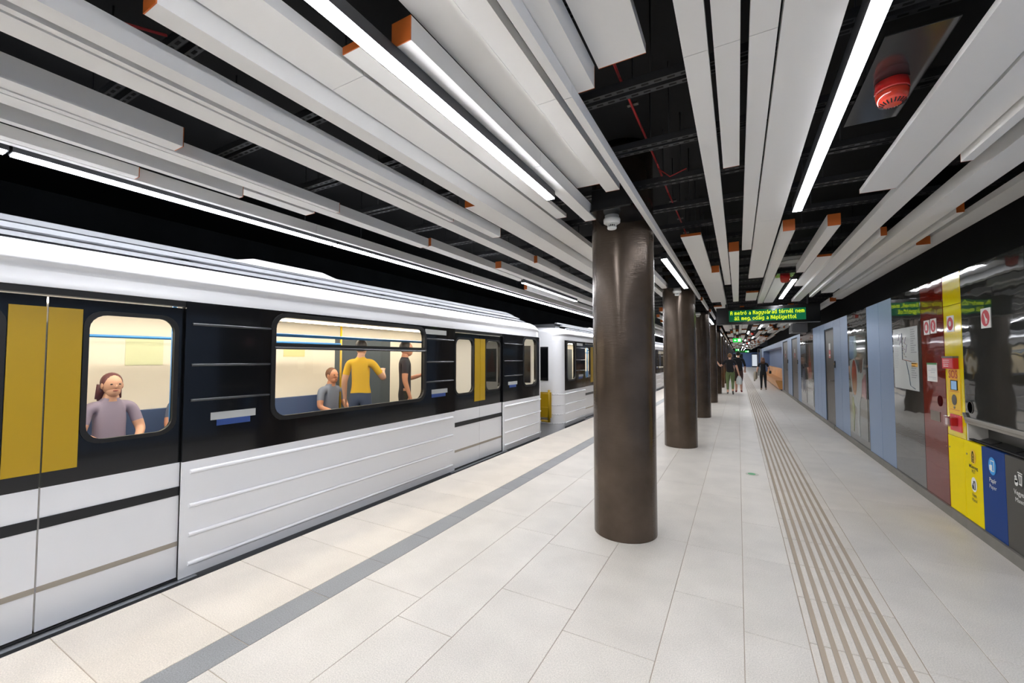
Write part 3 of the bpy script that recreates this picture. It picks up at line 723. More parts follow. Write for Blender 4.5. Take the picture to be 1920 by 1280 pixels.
# red sloped box above
t = thing('alarm_box', (WX, 5.37, 1.4), 'red box with a grey lid fixed above the SOS lettering', 'alarm box')
mb = MB(); mb.box(WX-.036, WX, 5.225, 5.46, 1.40, 1.50, mat('box_red', 'c01f22', .4), .003); finish('box', mb, t)
mb = MB(); mb.box(WX-.039, WX-.0, 5.223, 5.462, 1.50, 1.518, M_metal); finish('lid', mb, t)
mb = MB(); mb.box(WX-.038, WX-.036, 5.235, 5.45, 1.41, 1.495, mat('box_face', 'd4525a', .5))
for k in range(2): mb.box(WX-.0395, WX-.038, 5.30, 5.43, 1.477-.018*k, 1.482-.018*k, M_paper)
for k in range(2): mb.box(WX-.0395, WX-.038, 5.40, 5.415, 1.437-.018*k, 1.447-.018*k, M_paper); mb.box(WX-.0395, WX-.038, 5.32, 5.39, 1.439-.018*k, 1.444-.018*k, M_paper)
finish('label_sheet', mb, t)
# red pull station under
t = thing('fire_call_point', (WX, 5.33, .83), 'red call point with a protruding clear-fronted handle under the SOS panel', 'call point')
mb = MB(); mb.box(WX-.008, WX, 5.20, 5.42, .83, .98, mat('call_plate', 'd8434b', .4)); finish('plate', mb, t)
mb = MB(); mb.box(WX-.055, WX-.008, 5.26, 5.37, .88, .955, mat('call_red', 'b0191c', .35), .004); finish('body', mb, t)
mb = MB(); mb.box(WX-.074, WX-.055, 5.275, 5.36, .872, .965, glassmat('clear_cover', 'e8dcdc')); mb.box(WX-.068, WX-.055, 5.29, 5.34, .885, .945, M_paper); finish('clear_cover', mb, t)
mb = MB(); text(mb, 'SOS', .012, wpt(5.31, .963, .0092), M_paper); finish('caption', mb, t)

# ---- recycling bins
def bin_unit(ya, yb, m, label, build, split=None):
    t = thing('recycling_bin', (WX, (ya+yb)/2, .09), label, 'waste bin')
    mb = MB(); mb.box(1.79, 2.03, ya+.01, yb-.01, .095, .70, M_dark); finish('bin_body', mb, t)
    parts = [(ya, yb)] if not split else [(ya, split), (split, yb)]
    for a, b in parts:
        mb = MB(); mb.box(WX, 1.785, a+.002, b-.002, .092, .775, m, .0015); d = finish('door', mb, t)
        if split: 
            mb = MB(); mb.lathe([(.008, -.003), (.008, 0)], (WX, b-.03 if a > 5.1 else b-.05, .66), M_metal, 12, 'X'); finish('lock', mb, d)
    mb = MB(); build(mb); finish('marking', mb, t)
    return t
def mk_yel(mb):
    yc = 5.03; disc(mb, yc, .655, .062, M_amber, .003, ry=.048)
    L = lambda pts, m, w=.0025: [mb.tube((WX-.0045, yc-a, b), (WX-.0045, yc-c, d), w, m, seg=5) for (a, b), (c, d) in zip(pts[:-1], pts[1:])]
    L([(-.012, .61), (.016, .61), (.016, .67), (.004, .70), (-.004, .70), (-.012, .67), (-.012, .61)], M_ink); L([(-.012, .655), (.016, .655)], M_ink); L([(-.012, .63), (.016, .63)], M_ink)
    text(mb, 'Műanyag', .042, wpt(yc, .555, .003), M_ink, .0005); text(mb, 'PET', .04, wpt(yc, .515, .003), M_ink)
    disc(mb, yc, .42, .062, M_paper, .003, ry=.048)
    L([(-.012, .38), (.02, .38), (.02, .45), (.0, .45), (.0, .435), (-.012, .425), (-.012, .38)], M_ink); L([(-.022, .385), (-.022, .41), (-.006, .41), (-.006, .385), (-.022, .385)], M_ink)
    text(mb, 'Fém', .042, wpt(yc, .315, .003), M_ink, .0005); text(mb, 'Metal', .04, wpt(yc, .275, .003), M_ink)
def mk_blue(mb):
    yc = 4.725; disc(mb, yc, .645, .07, M_sky, .003, ry=.055)
    quad(mb, yc, .645, [(-.02, -.045), (.03, -.04), (.03, .045), (-.02, .045)], M_paper, .0042); quad(mb, yc, .645, [(-.012, -.035), (.022, -.032), (.022, .037), (-.012, .037)], M_sky, .0052)
    quad(mb, yc, .645, [(-.035, -.035), (.005, -.04), (.005, .01), (-.035, .005)], M_paper, .0062)
    text(mb, 'Papír', .05, wpt(yc, .515, .003), M_paper, .0006); text(mb, 'Paper', .046, wpt(yc, .465, .003), M_paper)
def mk_grey(mb):
    yc = 4.37; disc(mb, yc, .635, .07, mat('print_char', '3a3935', .5), .003, ry=.057)
    quad(mb, yc, .635, [(-.006, .035), (.04, .03), (.034, -.045), (.004, -.04)], M_paper, .0042); quad(mb, yc, .635, [(-.012, .042), (.044, .038), (.044, .045), (-.012, .05)], M_paper, .0042)
    for k in range(4): quad(mb, yc, .635, [(.004+.009*k, .022), (.007+.009*k, .022), (.007+.008*k, -.03), (.005+.008*k, -.03)], MATS['print_char'], .0052)
    disc(mb, yc+.03, .62, .018, M_paper, .0062, 14); disc(mb, yc+.026, .60, .022, M_paper, .0062, 14); disc(mb, yc+.034, .642, .012, M_paper, .0062, 14)
    text(mb, 'Vegyes', .05, wpt(yc, .515, .003), M_paper, .0006); text(mb, 'Mixed', .046, wpt(yc, .463, .003), M_paper)
bin_unit(4.89, 5.505, M_binyel, 'yellow recycling bin front for plastic and metal', mk_yel, 5.19)
bin_unit(4.55, 4.89, M_binblue, 'blue recycling bin front for paper', mk_blue)
bin_unit(4.19, 4.55, M_grey, 'dark grey bin front for mixed waste', mk_grey)
t = thing('bin_niche', (WX, 4.66, .775), 'dark recess with sloping flaps between the bin fronts and the glass above', 'recess')
mb = MB(); mb.box(1.76, 1.79, 4.19, 5.14, .79, .80, M_dark); mb.box(1.88, 1.92, 4.19, 5.14, .76, .98, mat('niche_back', '33332f', .35)); finish('back', mb, t)
mb = MB(); mb.box(WX-.004, 1.80, 4.19, 5.14, .93, .972, mat('niche_lip', '8a867c', .35)); finish('lip', mb, t)
mb = MB(); mb.prism([(1.755, 5.138, .78), (1.88, 5.138, .78), (1.88, 5.138, .96), (1.755, 5.138, .96)], (0, -.02, 0), mat('niche_cheek', 'cbc8c0', .4)); finish('cheek', mb, t)
mb = MB()
for a, b in ((4.21, 4.53), (4.56, 4.87), (4.9, 5.1)):
    mb.prism([(1.795, a, .785), (1.875, a, .815), (1.875, a, .805), (1.795, a, .775)], (0, b-a, 0), mat('niche_flap', '2a2a28', .3))
finish('flaps', mb, t)
t = thing('bumper_rail', (WX, 4.66, .98), 'grey metal strip along the lower edge of the dark glass', 'trim')
mb = MB(); mb.box(WX-.02, WX, 4.19, 5.10, .955, .985, MATS['niche_lip'], .003); finish('strip', mb, t)
mb = MB(); mb.prism([(WX-.02, 5.10, .955), (WX-.02, 5.14, 1.0), (WX, 5.14, 1.0), (WX, 5.10, .955)], (0, 0, .02), MATS['niche_lip']); finish('end_piece', mb, t)
# small bolts on the red panel edge
mb = MB(); mb.lathe([(.006, -.003), (.006, 0)], (WX, 5.535, .655), M_metal, 12, 'X'); tag(finish('panel_lock', mb, at=(WX, 5.535, .655)), 'tiny steel lock at the edge of the red panel', 'lock')

# ------------------------------------------------------------------ bench in the recess
M_wood = mat('bench_wood', 'd99a55', .4, noise=(2.2, .12, 4))
t = thing('wooden_bench', (1.85, 30, 0), 'long orange wooden bench with sloping front set into the blue recess', 'bench')
yb0, yb1 = 22.6, 37.2; n = 12
mb = MB(); mb.box(1.72, 2.05, yb0+.03, yb1, 0, .06, M_dark); finish('plinth', mb, t)
for k in range(n):
    a = yb0+(yb1-yb0)*k/n+.004; b = yb0+(yb1-yb0)*(k+1)/n-.004
    mb = MB(); mb.prism([(1.64, a, .06), (1.50, a, .42), (1.50, a, .47), (1.98, a, .45), (2.0, a, .06)], (0, b-a, 0), M_wood); finish('seat_section', mb, t)
    mb = MB(); mb.prism([(1.94, a, .452), (2.02, a, .92), (2.14, a, .92), (2.14, a, .452)], (0, b-a, 0), M_wood); finish('back_section', mb, t)

# ------------------------------------------------------------------ far end fittings
t = thing('info_cabinet', (2.2, 78, 0), 'tall white lit information cabinet by the blue end wall', 'cabinet')
mb = MB(); mb.box(1.95, 2.75, 78.2, 78.5, 0, 2.2, mat('cab_dark', '3a3d40', .4)); finish('case', mb, t)
mb = MB(); mb.box(2.0, 2.7, 78.18, 78.2, .2, 2.05, emat('cab_lit', 'e4ecf5', .45)); finish('lit_face', mb, t)
t = thing('end_display', (-.1, 79, 1.5), 'black display panel on the blue end wall', 'display')
mb = MB(); mb.box(-.9, .7, 79.9, 79.99, 1.45, 2.2, M_dark); finish('case', mb, t)
mb = MB(); mb.box(-.3, .2, 79.88, 79.9, 1.75, 1.9, M_exitw); finish('screen', mb, t)
t = thing('display_board', (.4, 62, 2.2), 'second hanging green-lit LED board far down the hall', 'display board')
mb = MB(); mb.box(-.5, 1.5, 62, 62.15, 2.2, 2.5, M_dark); finish('housing', mb, t)
mb = MB(); mb.box(-.3, 1.2, 61.98, 62, 2.25, 2.45, emat('led_far', '2f7a34', .3)); finish('led_field', mb, t)
for x in (-.2, 1.2):
    mb = MB(); mb.tube((x, 62.08, 2.5), (x, 62.08, 3.345), .015, M_rail); finish('hanger', mb, t)
t = thing('steel_gate_frame', (2.0, 41, 0), 'tall grey steel frame by the wall beyond the bench', 'frame')
for x in (1.5, 1.72): 
    mb = MB(); mb.box(x-.03, x+.03, 41, 41.06, 0, 2.3, M_metal); finish('post', mb, t)
mb = MB(); mb.box(1.47, 1.75, 41, 41.06, 2.24, 2.3, M_metal); finish('crossbar', mb, t)

# ------------------------------------------------------------------ floor marker
t = thing('floor_sticker', (.13, 6.23, 0), 'round green and white distance sticker on the paving', 'sticker')
mb = MB(); mb.lathe([(.075, .0015), (.075, .0035)], (.13, 6.23, 0), mat('sticker_pale', 'b9b7a9', .5), 32); finish('disc', mb, t)
mb = MB(); mb.lathe([(.045, .0035), (.045, .0045)], (.125, 6.235, 0), mat('sticker_green', '3c9a5c', .5), 28); finish('symbol', mb, t)

# ------------------------------------------------------------------ metro train
M_tw = mat('train_white', 'eeeeef', .22, spec=.5, coat=.3)
M_tb = mat('train_black', '101113', .12, spec=.5, coat=.3)
M_ty = mat('train_yellow', 'b8940f', .4)
M_tgrey = mat('train_skirt', '6a6c6e', .5)
M_trubber = mat('train_rubber', '070708', .5)
M_trail = mat('train_roof_rail', '8f9194', .4)
M_tsill = mat('train_sill', 'a9acb0', .3, metal=.8)
M_cream = mat('cabin_cream', 'eee6d6', .55)
M_cabfloor = mat('cabin_floor', '55585c', .7)
M_cabdoor = mat('cabin_door', '4a5258', .5)
M_seat = mat('cabin_seat', '4c5f86', .7)
M_pblue = mat('cabin_rail_blue', '2f7fc4', .3)
M_pane = glassmat('train_pane', 'f0efe8')
M_cablamp = emat('cabin_lamp', 'fff5e6', CABIN)
M_stripe = mat('door_stripe', '17181a', .3)
M_grime = mat('door_trim', 'a39a8c', .5)
CX = -3.40; HL = 9.0; CYC = -1.45
doors = (-6.705, -2.235, 2.235, 6.705); DW = .66
segs = [(-8.78, -7.365, 'e'), (-6.045, -2.895, 'b'), (-1.575, 1.575, 'b'), (2.895, 6.045, 'b'), (7.365, 8.78, 'e')]
def build_car(yc, label):
    car = thing('metro_car', (CX-1.3, yc, -1.1), label, 'train car', None)
    X = lambda d: CX-d
    pl = lambda d0: (lambda u, v, d: Vector((CX-d0-d, yc+u, v)))
    # lower skin + ribs
    for a, b, k in segs:
        mb = MB(); mb.box(X(.05), X(0), yc+a, yc+b, -.02, .775, M_tw); low = finish('lower_skin', mb, car)
        for z in (.70, .465, .265, .065):
            mb = MB(); mb.tube((X(-.002), yc+a+.05, z), (X(-.002), yc+b-.05, z), .015, M_tw, seg=10); finish('rib', mb, low)
        mb = MB(); mb.loft([[(X(0), yc+a, -.02), (X(.0), yc+a, -.06), (X(.06), yc+a, -.32), (X(.1), yc+a, -.32)], [(X(0), yc+b, -.02), (X(.0), yc+b, -.06), (X(.06), yc+b, -.32), (X(.1), yc+b, -.32)]], M_tgrey, caps=False); finish('side_skirt', mb, car)
        # upper black skin with window
        if k == 'b': c = (a+b)/2; wa, wb = c-.945, c+.945
        else: wa, wb = (8.10, 8.64) if a > 0 else (-8.64, -8.10)
        mb = MB(); mb.plate(rect(a, b, .775, 1.90), [rrect(wa, wb, 1.0, 1.86, .11)], pl(0), .05, M_tb); up = finish('upper_skin', mb, car)
        for z in (1.74, 1.45, 1.20):
            for p, q in ((a+.04, wa-.03), (wb+.03, b-.04)):
                if q-p > .1: mb = MB(); mb.tube((X(-.001), yc+p, z), (X(-.001), yc+q, z), .010, mat('rib_grey', '3a3b3e', .25), seg=8); finish('rib', mb, up)
        wdw = MB(); wdw.plate(rrect(wa-.025, wb+.025, .975, 1.885, .13), [rrect(wa+.012, wb-.012, 1.012, 1.848, .1)], pl(-.012), .03, M_trubber); wf = finish('window_frame', wdw, car)
        mb = MB(); mb.plate(rrect(wa, wb, 1.0, 1.86, .11), [], pl(.02), 0, M_pane); finish('pane', mb, wf)
        if k == 'b':
            mb = MB(); mb.box(X(.03), X(-.016), yc+wa, yc+wb, 1.575, 1.625, M_trubber); mb.tube((X(-.016), yc+wa, 1.585), (X(-.016), yc+wb, 1.585), .011, mat('rib_grey', '3a3b3e', .25), seg=8); finish('transom', mb, wf)
    # doors
    for c in doors:
        mb = MB(); mb.plate(rect(c-DW-.045, c+DW+.045, -.02, 1.90), [rrect(c-DW, c+DW, -.06, 1.86, .06)[0:] if False else rect(c-DW, c+DW, -.015, 1.86)], pl(.012), .05, M_trubber); finish('door_frame', mb, car)
        for s in (-1, 1):
            a, b = (c-DW, c-.004) if s < 0 else (c+.004, c+DW)
            wa, wb = (a+.05, b-.165) if s < 0 else (a+.165, b-.05)
            mb = MB(); mb.box(X(.07), X(.03), yc+a, yc+b, -.01, .775, M_tw); mb.plate(rect(a, b, .775, 1.85), [rrect(wa, wb, 1.0, 1.77, .09)], pl(.03), .04, M_tb)
            leaf = finish('door_leaf', mb, car)
            mb = MB(); ya, yb_ = (b-.14, b) if s < 0 else (a, a+.14); mb.box(X(.03), X(.022), yc+ya, yc+yb_, .86, 1.79, M_ty); finish('yellow_edge', mb, leaf)
            mb = MB(); mb.plate(rrect(wa-.02, wb+.02, .98, 1.79, .1), [rrect(wa+.006, wb-.006, 1.006, 1.764, .085)], pl(.022), .02, M_trubber); finish('window_gasket', mb, leaf)
            mb = MB(); mb.plate(rrect(wa, wb, 1.0, 1.77, .09), [], pl(.045), 0, M_pane); finish('pane', mb, leaf)
            mb = MB(); mb.box(X(.03), X(.024), yc+a, yc+b, .55, .61, M_stripe); finish('stripe', mb, leaf)
            mb = MB(); mb.box(X(.03), X(.025), yc+a, yc+b, .205, .235, M_grime); finish('kick_trim', mb, leaf)
        mb = MB(); mb.box(X(.10), X(-.035), yc+c-DW-.1, yc+c+DW+.1, -.055, -.025, M_tsill); finish('door_sill', mb, car)
        for s in (-1, 1):
            p = yc+c+s*(DW+.33)
            mb = MB(); mb.box(X(0), X(-.004), p-.16, p+.16, 1.045, 1.10, mat('sticker_grey', 'b9bbba', .5)); mb.box(X(0), X(-.004), p-.12 if s > 0 else p-.16, p+.12, 1.0, 1.045, mat('sticker_blue', '2c4a8c', .5)); finish('sticker', mb, car)
        mb = MB(); mb.box(X(0), X(-.004), yc+c-DW-.62, yc+c-DW-.2, 1.80, 1.86, mat('side_display', 'c4c6c2', .4)); finish('side_display', mb, car)
    # body cant rail over the openings, roof
    prof = [(0, 1.90), (-.002, 1.99), (.012, 2.02), (-.012, 2.035), (-.004, 2.06), (.03, 2.10), (.07, 2.14), (.12, 2.165), (.2, 2.185), (.4, 2.205), (.9, 2.23), (1.3, 2.24)]
    prof = prof+[(2.6-x, z) for x, z in reversed(prof[:-1])]
    def sec(y, ins, dz): return [(X(1.3+(x-1.3)*(1-ins)), yc+y, z-dz*max(0, (z-1.9))/.47) for x, z in prof]
    mb = MB(); mb.loft([sec(-9.0, .16, .16), sec(-8.92, .07, .07), sec(-8.78, .02, .02), sec(-8.6, 0, 0), sec(8.6, 0, 0), sec(8.78, .02, .02), sec(8.92, .07, .07), sec(9.0, .16, .16)], M_tw, smooth=True); roof = finish('roof', mb, car)
    for d, z, th in ((.13, 2.207, .026), (.25, 2.28, .03), (.39, 2.352, .034)):
        for sg in (0, 1):
            dd = d if sg == 0 else 2.6-d-.06
            mb = MB(); mb.prism([(X(dd), yc-8.3, z-th), (X(dd), yc-8.25, z), (X(dd), yc+8.15, z), (X(dd), yc+8.45, z-th)], (-.06, 0, 0), M_trail); finish('roof_rail', mb, roof)
    for q in range(-8, 9):
        mb = MB(); mb.prism([(X(.15), yc+q-.02, 2.17), (X(.15), yc+q-.02, 2.185), (X(.43), yc+q-.02, 2.315), (X(.43), yc+q-.02, 2.2)], (0, .04, 0), M_trubber); finish('rail_bracket', mb, roof)
    mb = MB(); mb.box(X(2.13), X(.47), yc-8.2, yc+8.2, 2.19, 2.33, M_tgrey); finish('roof_deck', mb, roof)
    mb = MB(); mb.prism([(X(.125), yc-8.3, 2.169), (X(.46), yc-8.3, 2.212), (X(.46), yc-8.3, 2.216), (X(.125), yc-8.3, 2.173)], (0, 16.6, 0), M_trubber); finish('rail_gap_shade', mb, roof)  # dark sheet below the rails paints shade into the gaps between them
    for yy in (-5.5, 3.9):
        mb = MB(); mb.prism([(X(.38), yc+yy-.55, 2.33), (X(.38), yc+yy-.35, 2.385), (X(.38), yc+yy+.35, 2.385), (X(.38), yc+yy+.6, 2.33)], (-1.0, 0, 0), M_tw); finish('roof_hatch', mb, roof)
    # ends: rounded corner + end wall
    for s in (-1, 1):
        pts = []; R_ = .22
        ys = 8.78
        for q in range(7):
            a = PI/2*q/6; pts.append((R_-R_*math.cos(a), ys+R_*math.sin(a)))
        pts += [(2.6-x, y) for x, y in reversed(pts)]
        mb = MB(); mb.loft([[(X(x), yc+s*y, z) for x, y in pts] for z in (-.32, 1.90)], M_tw, caps=False); e = finish('end_wall', mb, car)
        for z in (.70, .465, .265, .065):
            mb = MB(); mb.path([(X(x-.002), yc+s*(y+.003), z) for x, y in pts[:8]], .010, M_tw, 8); finish('rib', mb, e)
        mb = MB(); mb.box(X(1.65), X(.95), yc+s*9.0-.01, yc+s*9.0+.01, .05, 1.85, M_tgrey); mb.box(X(1.5), X(1.1), yc+s*9.0-.015, yc+s*9.0+.015, 1.0, 1.7, M_tb); finish('end_door', mb, e)
        mb = MB(); mb.box(X(.9), X(.3), yc+s*9.0-.015, yc+s*9.0+.015, 1.0, 1.75, M_tb); finish('end_window', mb, e)
        mb = MB(); yy = yc+s*9.08
        for z in (.12, .42, .72): mb.tube((X(.25), yy, z), (X(.75), yy, z), .022, M_ty)
        mb.tube((X(.25), yy, .1), (X(.25), yy, .8), .028, M_ty); mb.tube((X(.75), yy, .1), (X(.75), yy, .8), .028, M_ty); mb.box(X(.5), X(.2), yy-.02, yy+.02, .2, .75, M_ty); finish('safety_gate', mb, car)
    # underframe and far side
    mb = MB(); mb.box(X(2.45), X(.15), yc-8.7, yc+8.7, -.45, -.03, mat('underframe', '1b1c1e', .7)); finish('underframe', mb, car)
    for yy in (-6.2, 6.2):
        mb = MB()
        for w_ in (-1.05, 1.05):
            mb.lathe([(.38, -2.1), (.4, -2.05), (.38, -2.0)], (X(0)+0, yc+yy+w_, -.69), M_tgrey, 28, 'X'); mb.lathe([(.38, -.6), (.4, -.55), (.38, -.5)], (X(0), yc+yy+w_, -.69), M_tgrey, 28, 'X'); mb.tube((X(.5), yc+yy+w_, -.69), (X(2.1), yc+yy+w_, -.69), .07, M_tgrey)
        mb.box(X(2.2), X(.4), yc+yy-1.4, yc+yy+1.4, -.75, -.5, mat('underframe', '1b1c1e', .7)); finish('bogie', mb, car)
    mb = MB(); mb.box(X(2.6), X(2.55), yc-8.8, yc+8.8, -.05, 1.92, M_tw); finish('far_side', mb, car)
    # cabin
    mb = MB(); mb.box(X(2.5), X(.08), yc-8.8, yc+8.8, -.03, .0, M_cabfloor); finish('cabin_floor', mb, car)
    mb = MB(); mb.box(X(2.53), X(2.50), yc-8.8, yc+8.8, 0, 2.02, M_cream); cw = finish('cabin_wall', mb, car)
    for c in doors:
        mb = MB(); mb.box(X(2.50), X(2.49), yc+c-.62, yc+c+.62, .02, 1.85, M_cabdoor); finish('cabin_door', mb, cw)
    rr = random.Random(5)
    for a, b, k in segs:
        if k == 'b':
            for q in range(3):
                y_ = yc+a+.5+q*.9; mb = MB(); mb.box(X(2.50), X(2.495), y_, y_+.34, 1.42+.05*q, 1.72, mat('ad_%d' % q, ('d8dcb4', 'e3c2b8', 'e8d9a0')[q], .5)); finish('poster', mb, cw)
    mb = MB(); mb.box(X(2.5), X(.08), yc-8.8, yc+8.8, 2.02, 2.05, M_cream); cc = finish('cabin_ceiling', mb, car)
    for d in (.55, 1.95):
        mb = MB(); mb.box(X(d+.06), X(d-.06), yc-8.4, yc+8.4, 2.0, 2.02, M_cablamp); finish('cabin_lamp', mb, cc)
    mb = MB(); mb.box(X(.14), X(.06), yc-8.8, yc+8.8, 1.91, 2.02, M_cream); finish('cabin_cornice', mb, car)
    for a, b, k in segs:
        if k != 'b': continue
        for d0, d1, back in ((.09, .50, .10), (2.08, 2.49, 2.46)):
            mb = MB(); mb.box(X(d1), X(d0), yc+a+.15, yc+b-.15, .38, .46, M_seat, .01); mb.box(X(back+.04), X(back-.03), yc+a+.15, yc+b-.15, .46, .92, M_seat); st = finish('seat_bench', mb, car)
        for d in (.42, 2.18):
            mb = MB(); mb.tube((X(d), yc+a+.1, 1.72), (X(d), yc+b-.1, 1.72), .016, M_pblue); finish('hand_rail', mb, car)
            for q in (a+.1, b-.1): mb = MB(); mb.tube((X(d), yc+q, 0), (X(d), yc+q, 2.02), .016, M_pblue if d < 1 else M_ty); finish('grab_pole', mb, car)
    return car
car1 = build_car(CYC, 'white and black metro car with yellow door edges along the platform edge, first in view')
PITCH = 18.9
for i in (1, 2, 3):
    c = copy_tree(car1); c.location = car1.location+Vector((0, PITCH*i, 0))
    tag(c, ('white and black metro car coupled behind the first one, seen past the gap', 'white and black metro car hidden largely behind the column row', 'white and black metro car at the far end of the train')[i-1], 'train car')
# running rails
for x in (-4.0, -5.44):
    mb = MB(); mb.box(x-.035, x+.035, Y0, Y1, -1.25, -1.12, M_tsill); o = finish('running_rail', mb); tag(o, 'steel running rail under the train, %s side' % ('platform' if x > -5 else 'tunnel wall'), 'rail')

# ------------------------------------------------------------------ people
def bonedist(p, a, b):
    ab = b-a; t_ = max(0, min(1, (p-a).dot(ab)/max(ab.length_squared, 1e-9))); return (p-(a+ab*t_)).length
def person(loc, rz, scale, J, mats, label, hair, group=None, seated=False):
    """J: joint dictionary in metres for a 1.70 m figure facing +Y; mats: top, legs, skin, shoe"""
    base = {'pelvis': (0, 0, .93), 'belly': (0, .01, 1.07), 'chest': (0, .01, 1.26), 'upper': (0, 0, 1.39), 'neck': (0, .005, 1.47), 'skull': (0, .02, 1.55),
            'shL': (-.165, 0, 1.385), 'elL': (-.22, -.02, 1.12), 'wrL': (-.23, .06, .88), 'shR': (.165, 0, 1.385), 'elR': (.22, -.02, 1.12), 'wrR': (.23, .06, .88),
            'hipL': (-.085, 0, .88), 'knL': (-.09, .02, .50), 'anL': (-.09, -.02, .09), 'hipR': (.085, 0, .88), 'knR': (.09, .02, .50), 'anR': (.09, -.02, .09)}
    base.update(J)
    for s in 'LR':
        sg = -1 if s == 'L' else 1
        an = Vector(base['an'+s])
        base.setdefault('heel'+s, tuple(an+Vector((0, -.035, -.05)))); base.setdefault('toe'+s, tuple(an+Vector((sg*.015, .15, -.06))))
        el, wr = Vector(base['el'+s]), Vector(base['wr'+s]); d = (wr-el).normalized()
        side = d.cross(Vector((0, 0, 1))) if abs(d.z) < .9 else Vector((0, 1, 0)); side.normalize(); nrm = d.cross(side).normalized()
        base['palm'+s] = tuple(wr+d*.06)
        for k, (off, L) in enumerate(((-.028, .068), (-.010, .078), (.010, .073), (.028, .058))):
            r0 = wr+d*.088+side*off; base['f%d%sa' % (k, s)] = tuple(r0); base['f%d%sb' % (k, s)] = tuple(r0+d*L*.5+nrm*.008); base['f%d%sc' % (k, s)] = tuple(r0+d*L*.95+nrm*.026)
        t0 = wr+d*.035-side*.034; base['th%sa' % s] = tuple(t0); base['th%sb' % s] = tuple(t0+d*.03-side*.02+nrm*.012); base['th%sc' % s] = tuple(t0+d*.055-side*.026+nrm*.022)
    rad = {'pelvis': (.155, .115), 'belly': (.135, .10), 'chest': (.155, .11), 'upper': (.12, .085), 'neck': (.052, .052), 'skull': (.062, .07),
           'sh': (.062, .062), 'el': (.044, .044), 'wr': (.028, .028), 'palm': (.038, .02), 'hip': (.095, .10), 'kn': (.058, .062), 'an': (.04, .042), 'heel': (.036, .036), 'toe': (.034, .022)}
    bones = [('pelvis', 'belly', 'top'), ('belly', 'chest', 'top'), ('chest', 'upper', 'top'), ('upper', 'neck', 'skin'), ('neck', 'skull', 'skin')]
    for s in 'LR':
        bones += [('upper', 'sh'+s, 'top'), ('sh'+s, 'el'+s, 'sleeve'), ('el'+s, 'wr'+s, 'fore'), ('wr'+s, 'palm'+s, 'skin'), ('pelvis', 'hip'+s, 'legs'), ('hip'+s, 'kn'+s, 'legs'), ('kn'+s, 'an'+s, 'shin'), ('an'+s, 'heel'+s, 'shoe'), ('an'+s, 'toe'+s, 'shoe')]
        bones += [('wr'+s, 'th%sa' % s, 'skin'), ('th%sa' % s, 'th%sb' % s, 'skin'), ('th%sb' % s, 'th%sc' % s, 'skin')]
        for k in range(4): bones += [('palm'+s, 'f%d%sa' % (k, s), 'skin'), ('f%d%sa' % (k, s), 'f%d%sb' % (k, s), 'skin'), ('f%d%sb' % (k, s), 'f%d%sc' % (k, s), 'skin')]
    names_ = sorted({n for b in bones for n in b[:2]}, key=lambda n: (n != 'pelvis', n))
    idx = {n: i for i, n in enumerate(names_)}
    me = bpy.data.meshes.new('sk'); me.from_pydata([base[n] for n in names_], [(idx[a], idx[b]) for a, b, _ in bones], []); me.update()
    ob = bpy.data.objects.new('sk', me); COL.objects.link(ob)
    md = ob.modifiers.new('skin', 'SKIN'); md.use_smooth_shade = True; md.branch_smoothing = .3
    bpy.context.view_layer.update()
    sv = me.skin_vertices[0].data
    fat = mats.get('fat', 1)
    for n, i in idx.items():
        key = n if n in rad else n[:-1]
        r = rad.get(key, (.0095, .0095))
        if n.startswith('f') or n.startswith('th'): r = (.0095, .0095) if n[-1] != 'c' else (.007, .007)
        if n in ('pelvis', 'belly', 'chest', 'hipL', 'hipR'): r = (r[0]*fat, r[1]*fat)
        sv[i].radius = r; sv[i].use_root = (n == 'pelvis')
    ss = ob.modifiers.new('sub', 'SUBSURF'); ss.levels = ss.render_levels = mats.get('sub', 2)
    bpy.context.view_layer.update()
    ev = bpy.data.meshes.new_from_object(ob.evaluated_get(bpy.context.evaluated_depsgraph_get()))
    bpy.data.objects.remove(ob)
    keys = ['top', 'legs', 'skin', 'shoe']; role = {'top': 'top', 'legs': 'legs', 'skin': 'skin', 'shoe': 'shoe', 'sleeve': mats.get('sleeve', 'top'), 'fore': mats.get('fore', 'skin'), 'shin': mats.get('shin', 'legs')}
    ev.materials.clear()
    for k in keys: ev.materials.append(mats[k])
    V = {n: Vector(base[n]) for n in names_}; pv = V['pelvis']
    for p in ev.polygons:
        c = p.center; best = min(bones, key=lambda b: bonedist(c, V[b[0]], V[b[1]])-(.03 if b[2] in ('top',) else 0)); k = role[best[2]]
        if best[2] == 'top' and best[0] == 'pelvis' and c.z < pv.z+mats.get('waist', .03): k = 'legs'
        if best[2] == 'sleeve':
            a, b = V[best[0]], V[best[1]]; f = (c-a).dot(b-a)/(b-a).length_squared
            if f > mats.get('sleeve_len', .62): k = 'skin'
        if best[2] == 'shin':
            a, b = V[best[0]], V[best[1]]; f = (c-a).dot(b-a)/(b-a).length_squared
            k = role['shin'] if f < mats.get('leg_len', .95) else 'skin'
        if best[2] == 'legs' and best[0].startswith('hip'):
            a, b = V[best[0]], V[best[1]]; f = (c-a).dot(b-a)/(b-a).length_squared
            if f > mats.get('thigh_len', 2): k = 'skin'
        p.material_index = keys.index(k); p.use_smooth = True
    # head: skull, jaw, nose, ears, eyes joined into the body mesh
    bm = bmesh.new(); bm.from_mesh(ev)
    mb = MB(); mb.bm.free(); mb.bm = bm; mb.mats = [mats[k] for k in keys]
    H = V['skull']+Vector((0, .012, .055))
    mb.ball(H, (.074, .094, .105), mats['skin'], 20, 14); mb.ball(H+Vector((0, .028, -.06)), (.055, .062, .06), mats['skin'], 16, 10)
    mb.ball(H+Vector((0, .1, -.015)), (.012, .018, .022), mats['skin'], 8, 6)
    M_eye = mat('eye_dark', '241c18', .3); M_lip = mat('lips', 'a8584e', .5)
